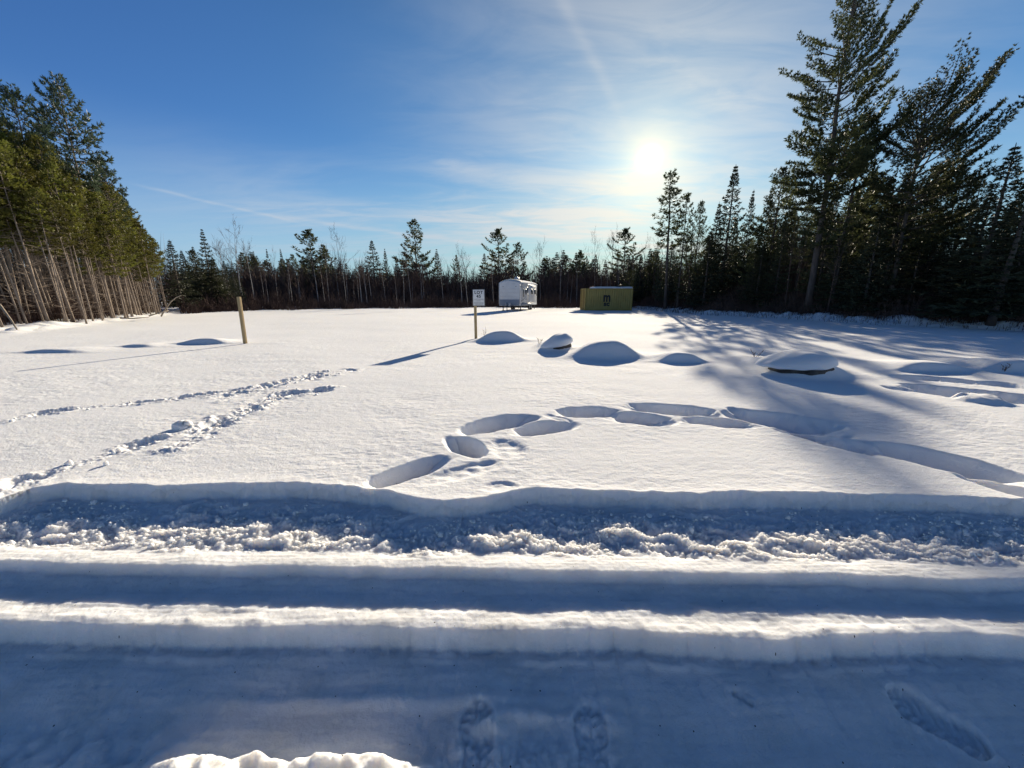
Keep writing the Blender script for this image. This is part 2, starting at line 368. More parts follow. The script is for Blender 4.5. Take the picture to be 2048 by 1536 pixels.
    zz += fl * q * (.026 * (billow(X * 4, Y * 5, 4) - .3) + .016 * noise(X * 13, Y * 13) - .012)
    q = np.exp(-((X - .02) / .45) ** 2) * sstep(1.33, 1.18, Y)
    zz += fl * q * (.014 * noise(X * 16, Y * 16) + .012 * noise(X * 7, Y * 9) + .009 * noise(X * 40, Y * 40))
    zz += fl * (.045 * np.exp(-((X + .12) / .12) ** 2 - ((Y - 1.30) / .035) ** 2) + .035 * np.exp(-((X - .10) / .16) ** 2 - ((Y - 1.345) / .03) ** 2) + .025 * np.exp(-((X - .38) / .12) ** 2 - ((Y - 1.31) / .03) ** 2)) * (1 + .5 * noise(X * 18, Y * 18))
    for bp in ((955, 1500, .10), (1185, 1506, -.06)): zz += fl * boot(X, Y, *bp, .33, .16, .015)
    zz += fl * boot(X, Y, 1868, 1455, .80, .35, .155, .03) + fl * boot(X, Y, 1480, 1420, 1.0, .10, .03, .012)
    z[m] = np.where(Y < e1 + .4, zz, z[m])
    return z
def zg(x, y): return float(height(np.array([x]), np.array([y]), False)[0])

# ------------------------------------------------------------------ materials
def mat(name, col, rough=0.7, spec=0.3, var=0.0, scale=8.0, bump=0.0, bscale=30.0, col2=None, metal=0.0, transl=0.0, objvar=0.0, stretch=None):
    m = bpy.data.materials.new(name); m.use_nodes = True; nt = m.node_tree; L = nt.links
    p = nt.nodes['Principled BSDF']; p.inputs['Roughness'].default_value = rough; p.inputs['Specular IOR Level'].default_value = spec
    p.inputs['Metallic'].default_value = metal; p.inputs['Base Color'].default_value = (*col, 1)
    tc = nt.nodes.new('ShaderNodeTexCoord'); vec = tc.outputs['Object']
    if stretch:
        mp = nt.nodes.new('ShaderNodeMapping'); mp.inputs['Scale'].default_value = stretch; L.new(vec, mp.inputs[0]); vec = mp.outputs[0]
    csock = None
    if var or col2:
        n = nt.nodes.new('ShaderNodeTexNoise'); n.inputs['Scale'].default_value = scale; n.inputs['Detail'].default_value = 5; L.new(vec, n.inputs['Vector'])
        r = nt.nodes.new('ShaderNodeValToRGB'); r.color_ramp.elements[0].position = .32; r.color_ramp.elements[1].position = .68
        c2 = col2 or tuple(min(1, c * (1 + var)) for c in col); c1 = col if col2 else tuple(c * (1 - var) for c in col)
        r.color_ramp.elements[0].color = (*c1, 1); r.color_ramp.elements[1].color = (*c2, 1)
        L.new(n.outputs[0], r.inputs[0]); csock = r.outputs[0]
    if objvar:
        oi = nt.nodes.new('ShaderNodeObjectInfo'); hs = nt.nodes.new('ShaderNodeHueSaturation')
        mr = nt.nodes.new('ShaderNodeMapRange'); mr.inputs[3].default_value = 1 - objvar; mr.inputs[4].default_value = 1 + objvar
        mh = nt.nodes.new('ShaderNodeMapRange'); mh.inputs[3].default_value = .5 - .05 * objvar; mh.inputs[4].default_value = .5 + .03 * objvar
        L.new(oi.outputs['Random'], mr.inputs[0]); L.new(mr.outputs[0], hs.inputs['Value']); L.new(oi.outputs['Random'], mh.inputs[0]); L.new(mh.outputs[0], hs.inputs['Hue'])
        if csock: L.new(csock, hs.inputs['Color'])
        else: hs.inputs['Color'].default_value = (*col, 1)
        csock = hs.outputs[0]
    if csock: L.new(csock, p.inputs['Base Color'])
    if bump:
        n = nt.nodes.new('ShaderNodeTexNoise'); n.inputs['Scale'].default_value = bscale; n.inputs['Detail'].default_value = 4; L.new(vec, n.inputs['Vector'])
        b = nt.nodes.new('ShaderNodeBump'); b.inputs['Strength'].default_value = 1; b.inputs['Distance'].default_value = bump
        L.new(n.outputs[0], b.inputs['Height']); L.new(b.outputs[0], p.inputs['Normal'])
    if transl:
        t = nt.nodes.new('ShaderNodeBsdfTranslucent'); mx = nt.nodes.new('ShaderNodeMixShader'); mx.inputs[0].default_value = transl
        if csock: L.new(csock, t.inputs[0])
        else: t.inputs[0].default_value = (*col, 1)
        L.new(p.outputs[0], mx.inputs[1]); L.new(t.outputs[0], mx.inputs[2]); L.new(mx.outputs[0], nt.nodes['Material Output'].inputs[0])
    return m

def snow_mat(name, specks=False, sss=0.06):
    m = bpy.data.materials.new(name); m.use_nodes = True; nt = m.node_tree; L = nt.links
    p = nt.nodes['Principled BSDF']; p.inputs['Base Color'].default_value = (.83, .835, .85, 1)
    p.inputs['Roughness'].default_value = .95; p.inputs['Specular IOR Level'].default_value = .10
    p.inputs['Subsurface Weight'].default_value = 1.0 if sss else 0.0; p.inputs['Subsurface Radius'].default_value = (1.0, .92, .80); p.inputs['Subsurface Scale'].default_value = sss
    tc = nt.nodes.new('ShaderNodeTexCoord'); vec = tc.outputs['Object']
    def nz(s, d=3, r=.6):
        n = nt.nodes.new('ShaderNodeTexNoise'); n.inputs['Scale'].default_value = s; n.inputs['Detail'].default_value = d; n.inputs['Roughness'].default_value = r; L.new(vec, n.inputs['Vector']); return n.outputs[0]
    b1 = nt.nodes.new('ShaderNodeBump'); b1.inputs['Distance'].default_value = .010; b1.inputs['Strength'].default_value = .6; L.new(nz(55, 4, .65), b1.inputs['Height'])
    b2 = nt.nodes.new('ShaderNodeBump'); b2.inputs['Distance'].default_value = .004; b2.inputs['Strength'].default_value = .6; L.new(nz(230, 2), b2.inputs['Height']); L.new(b1.outputs[0], b2.inputs['Normal'])
    L.new(b2.outputs[0], p.inputs['Normal'])
    if specks:
        v = nt.nodes.new('ShaderNodeTexVoronoi'); v.voronoi_dimensions = '2D'; v.inputs['Scale'].default_value = 7; L.new(vec, v.inputs['Vector'])
        lt = nt.nodes.new('ShaderNodeMath'); lt.operation = 'LESS_THAN'; L.new(v.outputs['Distance'], lt.inputs[0])
        sp = nt.nodes.new('ShaderNodeSeparateColor'); L.new(v.outputs['Color'], sp.inputs[0])
        mu = nt.nodes.new('ShaderNodeMath'); mu.operation = 'MULTIPLY'; L.new(sp.outputs[0], mu.inputs[0]); mu.inputs[1].default_value = .040; 
        su = nt.nodes.new('ShaderNodeMath'); su.operation = 'SUBTRACT'; L.new(mu.outputs[0], su.inputs[0]); su.inputs[1].default_value = .014; L.new(su.outputs[0], lt.inputs[1])
        dirt = nt.nodes.new('ShaderNodeValToRGB'); dirt.color_ramp.elements[0].color = (.74, .735, .725, 1); dirt.color_ramp.elements[1].color = (.83, .835, .85, 1)
        dirt.color_ramp.elements[0].position = .3; dirt.color_ramp.elements[1].position = .62; L.new(nz(3.5, 6), dirt.inputs[0])
        mx = nt.nodes.new('ShaderNodeMix'); mx.data_type = 'RGBA'; L.new(lt.outputs[0], mx.inputs[0]); L.new(dirt.outputs[0], mx.inputs[6]); mx.inputs[7].default_value = (.05, .045, .04, 1)
        L.new(mx.outputs[2], p.inputs['Base Color'])
    return m

M_SNOW = snow_mat('snow', sss=.03); M_ROADSNOW = snow_mat('road_snow', True, sss=.07)
M_CAP = snow_mat('snow_cap', sss=.04)
M_PINE = mat('pine_needles', (.066, .076, .032), .55, .3, var=.40, scale=.9, transl=.40, objvar=.22)
M_STAND = mat('stand_needles', (.115, .118, .022), .55, .3, var=.55, scale=1.1, transl=.34, objvar=.42)
M_FEATHER = mat('feathery_needles', (.062, .088, .052), .5, .35, var=.3, scale=.9, transl=.30, objvar=.15)
M_SPRUCE = mat('spruce_needles', (.056, .064, .034), .55, .3, var=.35, scale=1.0, transl=.22, objvar=.22)
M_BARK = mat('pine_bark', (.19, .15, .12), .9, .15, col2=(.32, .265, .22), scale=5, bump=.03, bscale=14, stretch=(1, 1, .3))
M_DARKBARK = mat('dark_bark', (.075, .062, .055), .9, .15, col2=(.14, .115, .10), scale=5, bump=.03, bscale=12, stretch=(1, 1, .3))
M_BIRCH = mat('pale_bark', (.30, .27, .24), .85, .2, col2=(.46, .43, .40), scale=6, bump=.01, bscale=20, stretch=(1, 1, .4))
M_TWIG = mat('twig_bark', (.100, .068, .058), .9, .1, var=.45, scale=.5)
M_DTWIG = mat('dark_twig_bark', (.125, .085, .068), .9, .1, var=.35, scale=.5)

# ------------------------------------------------------------------ ground: one sheet, finer near the viewer
def build_ground():
    ys = [-40, -25, -15, -9, -5, -3, -1.8, -1, -.5, -.2, .1, .3, .45]
    y = .55
    while y < 60:
        ys.append(y); y += .0058 if 1.0 < y < 2.9 else (.012 if y <= 1.0 else .0058 * (y / 2.5) ** 1.32)
    while y < 900:
        ys.append(y); y *= 1.03
    ys = np.array(ys); u = np.linspace(-1.72, 1.72, 1500)
    Y = np.repeat(ys[:, None], len(u), 1); X = u[None] * np.sqrt(ys ** 2 + 2.0)[:, None]
    Z = height(X.ravel(), Y.ravel()).reshape(X.shape)
    nr, nc = X.shape
    V = np.stack([X, Y, Z], -1).reshape(-1, 3)
    idx = np.arange(nr * nc).reshape(nr, nc)
    Fq = np.stack([idx[:-1, :-1], idx[:-1, 1:], idx[1:, 1:], idx[1:, :-1]], -1).reshape(-1, 4)
    yc = Y[:-1, :-1].ravel(); xc = X[:-1, :-1].ravel()
    road = yc < np.interp(xc, *E1) - .02
    for nm, sel, mt in (('road', road, M_ROADSNOW), ('ground', ~road, M_SNOW)):
        f = Fq[sel]; used = np.unique(f); remap = np.full(len(V), -1, np.int32); remap[used] = np.arange(len(used))
        mb = MB(); mb.add(V[used], remap[f])
        o = mb.build(nm, mt, smooth=True); tag(o, kind='structure')
build_ground()

# ------------------------------------------------------------------ vegetation generators
def unit(v): return v / (np.linalg.norm(v, axis=-1, keepdims=True) + 1e-9)
def needles(mb, P, D, L, W, k, spread, rng, up=0.0):
    P = np.asarray(P); D = np.asarray(D); n = len(P)
    if n == 0: return
    d = unit(D[:, None] + spread * rng.normal(size=(n, k, 3)) + np.array((0, 0, up)))
    ln = L * rng.uniform(.55, 1.15, (n, k, 1)); s = unit(np.cross(d, rng.normal(size=(n, k, 3)))) * W * rng.uniform(.6, 1.2, (n, k, 1)) / 2
    b = P[:, None] + d * ln * .0; mid = b + d * ln * .55
    V = np.stack([b, mid - s, b + d * ln, mid + s], 2).reshape(-1, 3)
    mb.add(V, np.arange(n * k * 4).reshape(-1, 4))
def bpath(p0, az, el, L, bend, n=6, wig=.0, rng=None):
    e = el + bend * np.linspace(0, 1, n); a = az + (np.cumsum(rng.normal(0, wig, n)) if wig else 0)
    st = np.stack([np.cos(e) * np.cos(a), np.cos(e) * np.sin(a), np.sin(e)], -1) * L / (n - 1)
    return np.concatenate([[p0], p0 + np.cumsum(st[:-1], 0)]), unit(st)

def trunk_path(H, lean, rng, n=9, wob=.012):
    t = np.linspace(0, 1, n); off = np.cumsum(rng.normal(0, wob * H / n * 2, (n, 2)), 0) * t[:, None]
    return np.stack([lean[0] * H * t + off[:, 0], lean[1] * H * t + off[:, 1], H * t], -1)

def conifer(seed, H, r0, cb, W, kind='pine', step=.6, nb=4, Ln=.24, Wn=.04, k=8, asym=(0, 0), lean=(0, 0), stubs=0, prof=None, dens=1.0, twig=.34, spread=.55, gap=0.0, sweep=0.0):
    """returns trunk mesh builder (trunk, limbs, dead stubs) and crown mesh builder"""
    rng = np.random.default_rng(seed); tb, cbm = MB(), MB()
    tp = trunk_path(H, lean, rng, 10, .012 if kind == 'pine' else .004); tt = np.linspace(0, 1, len(tp))
    rad = r0 * (1 - tt) ** .8 + .012; rad[0] *= 1.25
    tb.tube(tp, rad, 8)
    at = lambda z: np.array([np.interp(z / H, tt, tp[:, i]) for i in range(3)])
    P, D, Sz = [], [], []; z = cb * H
    while z < H * .985:
        t = (z - cb * H) / (H - cb * H)
        if prof: pr = np.interp(t, *prof)
        elif kind == 'pine': pr = min(1.0, .55 + 1.8 * t) * (1 - t ** 2.2) ** .8
        else: pr = (1 - t) ** 1.0 * min(1, .8 + 2.5 * t)
        n = max(2, int(round(nb * (1 if t < .9 else .8) + rng.uniform(-.7, .7)))); a0 = rng.uniform(0, 6.28)
        if gap: pr *= rng.uniform(.72, 1.15)
        for b in range(n):
            if rng.random() < gap: continue
            az = a0 + b * 6.283 / n + rng.normal(0, .25)
            L = W * pr * rng.uniform(.62, 1.18) * (1 + asym[1] * math.cos(az - asym[0]))
            if kind == 'pine':
                if rng.random() < .08: L *= .45
                el = R(-4 + 52 * t ** 1.4) + rng.normal(0, .12) + sweep * (.25 + .75 * math.cos(az - asym[0])); bend = R(26) + rng.normal(0, .12) + sweep * .5
                if gap: L *= rng.uniform(.6, 1.12)
            else:
                el = R(-16 + 55 * t ** 1.6) + rng.normal(0, .08); bend = R(22) + rng.normal(0, .08)
            L = max(L, .10)
            bp, bt = bpath(at(z), az, el, L, bend, 6, .05, rng)
            tb.tube(bp, np.linspace(.011 * L + .008, .004, 6) * (1.0 if kind == 'pine' else .7), 4, False)
            m = max(3, int(L / (.30 if kind == 'pine' else .26) * dens)); s0 = .30 if kind == 'pine' else .12
            for s in np.linspace(s0, 1, m):
                p = np.array([np.interp(s, np.linspace(0, 1, 6), bp[:, i]) for i in range(3)]); tg = bt[min(5, int(s * 5))]
                side = unit(np.cross(tg, (0, 0, 1.0)))
                if s > .45: P.append(p); D.append(tg); Sz.append(t)
                for sg in (-1, 1):
                    tl = (twig * L * (1.12 - s) + (.12 if kind == 'pine' else .03 + .09 * (1 - t))) * rng.uniform(.6, 1.2)
                    td = unit(tg * rng.uniform(.5, 1.1) + sg * side * rng.uniform(.6, 1.0) + np.array((0, 0, rng.uniform(.0, .35) if kind == 'pine' else rng.uniform(-.32, .02))))
                    q = max(1, int(tl / (.26 if kind == 'pine' else .24) * dens))
                    for w in np.linspace(.35 if q > 1 else 1, 1, q):
                        P.append(p + td * tl * w); D.append(td); Sz.append(t)
        z += step * rng.uniform(.75, 1.25) * (1.0 if t < .8 else .7)
    tipn = 4
    for q in range(tipn):
        P.append(at(H * (.985 - .012 * q))); D.append(np.array((0, 0, 1.0))); Sz.append(1.0)
    sc = (1.08 - (.45 if kind == 'pine' else .72) * np.array(Sz) ** 1.5)[:, None, None]
    if kind == 'pine': needles(cbm, P, D, Ln * sc, Wn * sc, k, spread, rng, .22)
    else: needles(cbm, P, D, Ln * sc, Wn * sc, k, spread, rng, -.02)
    for i in range(stubs):
        zz = rng.uniform(.06, cb + .1) * H; az = rng.uniform(0, 6.28); L = rng.uniform(.3, 1.5)
        bp, _ = bpath(at(zz), az, R(rng.uniform(-10, 35)), L, R(rng.uniform(-25, 15)), 4, .1, rng)
        tb.tube(bp, np.linspace(.016, .004, 4), 3, False)
    return tb, cbm

def bare(seed, H, r0, fork=.35, spread=.5, depth=4, thin=1.0):
    rng = np.random.default_rng(seed); tb, cb = MB(), MB()
    tp = trunk_path(H, rng.normal(0, .025, 2), rng, 9, .02); tt = np.linspace(0, 1, 9); tb.tube(tp, r0 * (1 - tt) ** .9 + .006, 6)
    def grow(p, d, L, r, lev):
        n = 4; pts = [p]; dd = d
        for i in range(n - 1):
            dd = unit(dd + rng.normal(0, .12, 3) + np.array((0, 0, .10))); pts.append(pts[-1] + dd * L / (n - 1))
        cb.tube(pts, np.linspace(r, r * .45, n), 4 if lev < 2 else 3, False)
        if lev >= depth: return
        for i in range(rng.integers(3, 5)):
            s = rng.uniform(.3, 1); q = pts[min(n - 1, int(s * (n - 1) + .5))]
            grow(q, unit(dd + rng.normal(0, spread, 3)), L * rng.uniform(.45, .7), max(r * .5, .006 * thin), lev + 1)
    for i in range(int(14 * (1 - fork) + 5)):
        s = rng.uniform(fork, .97); p = np.array([np.interp(s, tt, tp[:, j]) for j in range(3)]); az = rng.uniform(0, 6.28); e = R(rng.uniform(40, 72))
        grow(p, np.array((math.cos(az) * math.cos(e), math.sin(az) * math.cos(e), math.sin(e))), H * (.30 * (1.1 - s) + .05) * rng.uniform(.7, 1.3), r0 * (1.05 - s) * .55 + .006, 2)
    return tb, cb

PROTO = {}
def proto(key, builder, bark, leaf):
    a, b = builder; PROTO[key] = (a.mesh(key + '_trunk', True), b.mesh(key + '_crown'), bark, leaf)
    PROTO[key][0].materials.append(bark); PROTO[key][1].materials.append(leaf)
NTREE = [0]
def plant(key, kindname, X, Y, H, Hproto, label, cat, group=None, rz=None, lean=(0, 0), sx=1.0, z=None):
    rnd = random.Random(int(X * 977 + Y * 131)); s = H / Hproto
    e = empty(kindname, (X, Y, (zg(X, Y) if z is None else z) - .06)); e.rotation_euler = (Matrix.Rotation(lean[0], 3, 'Y') @ Matrix.Rotation(lean[1], 3, 'X') @ Matrix.Rotation(rnd.uniform(0, 6.28) if rz is None else rz, 3, 'Z')).to_euler()
    e.scale = (s * sx, s * sx, s)
    tag(e, label, cat, group)
    t = bpy.data.objects.new('trunk', PROTO[key][0]); c = bpy.data.objects.new('crown', PROTO[key][1])
    for o in (t, c): COL.objects.link(o); o.parent = e
    NTREE[0] += 1
    return e

# prototypes (near ones fine, far ones coarser)
PINEPROF = ([0, .12, .35, .6, .8, 1], [.55, .85, 1.0, .78, .5, .12])
for i in range(4):
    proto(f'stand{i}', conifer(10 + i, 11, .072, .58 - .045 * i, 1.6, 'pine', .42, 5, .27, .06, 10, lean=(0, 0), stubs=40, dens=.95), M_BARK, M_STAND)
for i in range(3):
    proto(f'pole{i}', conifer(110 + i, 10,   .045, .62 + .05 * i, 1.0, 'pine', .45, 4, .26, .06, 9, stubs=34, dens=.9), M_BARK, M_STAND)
for i in range(2):
    proto(f'standtop{i}', conifer(20 + i, 12.5, .095, .60, 1.55, 'pine', .36, 5, .30, .06, 10, stubs=34, dens=1.0, prof=([0, .12, .35, .6, .8, 1], [.6, .9, 1.0, .9, .75, .25])), M_BARK, M_FEATHER)
for i in range(4):
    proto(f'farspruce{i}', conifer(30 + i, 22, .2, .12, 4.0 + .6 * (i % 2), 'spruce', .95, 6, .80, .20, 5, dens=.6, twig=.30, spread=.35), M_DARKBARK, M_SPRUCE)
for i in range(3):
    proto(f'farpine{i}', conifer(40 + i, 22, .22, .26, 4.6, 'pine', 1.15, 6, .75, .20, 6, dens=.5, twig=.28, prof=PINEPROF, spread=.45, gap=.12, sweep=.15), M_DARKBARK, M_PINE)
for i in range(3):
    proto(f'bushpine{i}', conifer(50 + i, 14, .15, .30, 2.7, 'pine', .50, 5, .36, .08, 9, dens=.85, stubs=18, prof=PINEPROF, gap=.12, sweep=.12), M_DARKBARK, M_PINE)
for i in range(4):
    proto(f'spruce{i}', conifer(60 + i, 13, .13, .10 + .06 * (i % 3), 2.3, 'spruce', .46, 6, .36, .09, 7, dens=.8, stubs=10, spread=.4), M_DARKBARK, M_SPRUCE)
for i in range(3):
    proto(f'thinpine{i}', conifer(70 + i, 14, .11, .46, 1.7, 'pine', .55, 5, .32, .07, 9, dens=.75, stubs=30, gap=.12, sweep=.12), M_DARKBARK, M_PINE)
for i in range(4):
    proto(f'bare{i}', bare(80 + i, 11, .075, .35 + .1 * (i % 2), .45, 4), M_DTWIG, M_DTWIG)
for i in range(3):
    proto(f'farbare{i}', bare(90 + i, 20, .15, .45, .45, 4, 3.0), M_BIRCH, M_TWIG)
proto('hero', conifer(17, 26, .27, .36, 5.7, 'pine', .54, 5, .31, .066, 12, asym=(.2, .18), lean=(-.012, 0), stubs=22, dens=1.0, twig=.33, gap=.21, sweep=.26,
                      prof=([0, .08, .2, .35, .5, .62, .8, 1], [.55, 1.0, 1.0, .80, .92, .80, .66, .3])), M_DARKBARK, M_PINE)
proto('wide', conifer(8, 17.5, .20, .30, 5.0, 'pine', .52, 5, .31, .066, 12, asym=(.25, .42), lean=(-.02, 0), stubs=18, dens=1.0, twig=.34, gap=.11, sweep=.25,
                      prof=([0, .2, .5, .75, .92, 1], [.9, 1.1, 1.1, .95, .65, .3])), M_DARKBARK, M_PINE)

# ------------------------------------------------------------------ woods: individual trees
rn = random.Random(3)
def hgt(px, ytop, Y, zb=None):
    X = at_dist(px, Y, ytop); zb = zg(X, Y) if zb is None else zb
    return z_of(px, ytop, Y) - zb + .06
def tree_px(key, Hp, kind, px, ytop, Y, label, cat, group=None, sx=1.0, lean=(0, 0), rz=None):
    X = at_dist(px, Y, ytop); return plant(key, kind, X, Y, hgt(px, ytop, Y), Hp, label, cat, group, rz, lean, sx)

# --- right wood
tree_px('hero', 26, 'pine_tree', 1738, -60, 28, 'tallest white pine towering over the right wood, its top cut by the frame', 'tree', rz=0, sx=1.0, lean=(R(-.4), 0))
tree_px('wide', 17.5, 'pine_tree', 1872, 200, 24, 'broad pine with long upswept branches reaching right, right of the tallest pine', 'tree', rz=0.0, sx=1.0)
tree_px('bushpine0', 14, 'pine_tree', 1735, 232, 27, 'bushy pine crowded between the tallest pine and the broad pine', 'tree', sx=1.15)
tree_px('spruce0', 13, 'spruce_tree', 2035, 285, 20.5, 'dense dark spruce cut by the right edge of the photo', 'tree', sx=1.5)
tree_px('spruce3', 13, 'spruce_tree', 2075, 330, 19.0, 'low bushy spruce in front at the extreme right edge of the photo', 'tree', sx=1.9)
tree_px('spruce1', 13, 'spruce_tree', 1985, 385, 22.5, 'squat dark spruce under the long branches of the broad pine', 'tree', sx=1.9)
tree_px('thinpine0', 14, 'pine_tree', 1356, 338, 43, 'slender pine standing just below the sun with a long bare stem', 'tree', sx=1.35, lean=(R(-2), 0))
tree_px('spruce1', 13, 'spruce_tree', 1473, 328, 38, 'pointed spruce with the tallest spire right of the sun', 'tree', sx=1.05)
tree_px('spruce2', 13, 'spruce_tree', 1507, 378, 40, 'narrow dark fir tucked beside the pointed spruce', 'tree', sx=.65)
tree_px('bushpine1', 14, 'pine_tree', 1568, 338, 34, 'bushy pine left of the tallest pine, its crown touching that trunk', 'tree', sx=.95)
tree_px('spruce3', 13, 'spruce_tree', 1440, 402, 40, 'shorter spruce leaning out left of the pointed spruce', 'tree', sx=.85)
tree_px('thinpine1', 14, 'pine_tree', 1377, 384, 41, 'thin pine right behind the slender pine below the sun', 'tree', sx=.9)
tree_px('bushpine2', 14, 'pine_tree', 1404, 404, 40, 'short bushy pine between the slender pine and the spruces', 'tree', sx=.72)
tree_px('spruce1', 13, 'spruce_tree', 1545, 372, 39, 'dark spruce half hidden behind the bushy pine left of the tallest pine', 'tree', sx=.7)
GR = 'crowded trees inside the right wood'
LR = 'backlit tree crowded inside the dark right wood'
spots = []
def far_enough(X, Y, d):
    if all((X - a) ** 2 + (Y - b) ** 2 > d * d for a, b in spots): spots.append((X, Y)); return True
    return False
for i in range(2400):
    if len(spots) >= 150: break
    Y = rn.uniform(19, 62); ex = float(right_edge_x(Y)); X = ex + rn.uniform(1.2, 3 + .55 * Y)
    px = CX + F_PX * X / (Y * math.cos(PITCH) + .35)
    if px > 2200 or not far_enough(X, Y, 1.25): continue
    # skyline of the filler trees follows the photograph's lower canopy
    sk = np.interp(px, [1290, 1350, 1420, 1480, 1560, 1640, 1700, 1780, 1850, 1900, 1960, 2048, 2200], [500, 470, 420, 420, 400, 370, 330, 320, 310, 340, 320, 300, 300])
    H = max(4.5, hgt(px, sk + rn.uniform(0, 130), Y)); H = min(H, 17)
    k = rn.random()
    if k < .42: plant(f'spruce{rn.randrange(4)}', 'spruce_tree', X, Y, H, 13, LR.replace('tree', 'spruce'), 'tree', GR, sx=rn.uniform(1.0, 1.5))
    elif k < .72: plant(f'thinpine{rn.randrange(3)}', 'pine_tree', X, Y, H, 14, LR.replace('tree', 'pine'), 'tree', GR, sx=rn.uniform(.9, 1.3))
    elif k < .82: plant(f'bushpine{rn.randrange(3)}', 'pine_tree', X, Y, H, 14, LR.replace('tree', 'pine'), 'tree', GR, sx=.9)
    else: plant(f'bare{rn.randrange(4)}', 'bare_tree', X, Y, min(H, 9), 11, 'leafless sapling among the backlit trees of the right wood', 'tree', GR)

# --- left stand
LEDGE = np.array([ground_at(*p) for p in ((-160, 672), (0, 660), (90, 654), (170, 650), (235, 641), (300, 633), (345, 627))])
def left_edge(s): i = s * (len(LEDGE) - 1); a = min(int(i), len(LEDGE) - 2); return LEDGE[a] + (LEDGE[a + 1] - LEDGE[a]) * (i - a)
SKYL = ([-300, 0, 60, 110, 150, 190, 215, 270, 320, 352, 400], [205, 235, 250, 262, 290, 345, 362, 388, 440, 475, 515])
GL = 'slim pine trunks of the left stand'
sp2 = []
for Xpx, Ytop, Y, key, lab in ((112, 170, 26.5, 'standtop0', 'tallest pine of the left stand, its feathery top rising above the others'),
                             (20, 184, 24.0, 'standtop1', 'high pine at the left edge of the photo, second tallest of the left stand'),
                             (205, 338, 30, 'standtop1', 'pine with a bluish feathery top on the falling right shoulder of the left stand')):
    tree_px(key, 12.5, 'pine_tree', Xpx, Ytop, Y, lab, 'tree', sx=.9); sp2.append((at_dist(Xpx, Y, Ytop), Y))
cnt = 0
for i in range(2500):
    if cnt >= 165: break
    s = rn.uniform(0, 1); p = left_edge(s); dep = rn.uniform(0, 1.6) if i % 2 else abs(rn.gauss(0, 4.0)) + 1.2
    n = np.array((-.86, .5)); X, Y = p + n * dep
    if any((X - a) ** 2 + (Y - b) ** 2 < .62 ** 2 for a, b in sp2): continue
    px = CX + F_PX * X / (Y * math.cos(PITCH) + .35)
    if px < -260: continue
    sp2.append((X, Y)); cnt += 1
    H = hgt(px, float(np.interp(px, *SKYL)) + rn.gauss(14, 40), Y); H = max(4.5, min(H, 13.5))
    lean = (R(rn.gauss(-1.8, 2.2)), R(rn.gauss(0, 1.5)))
    if rn.random() < (.72 if dep < 1.6 else .35):
        plant(f'pole{rn.randrange(3)}', 'pine_tree', X, Y, H * rn.uniform(.78, .95), 10, 'thin bare-stemmed pine pole in the sunlit left stand', 'tree', GL, lean=lean)
    else:
        plant(f'stand{rn.randrange(4)}', 'pine_tree', X, Y, H, 11, 'bare-trunked pine with a yellow-green crown in the left stand', 'tree', GL, lean=lean, sx=rn.uniform(.9, 1.15))

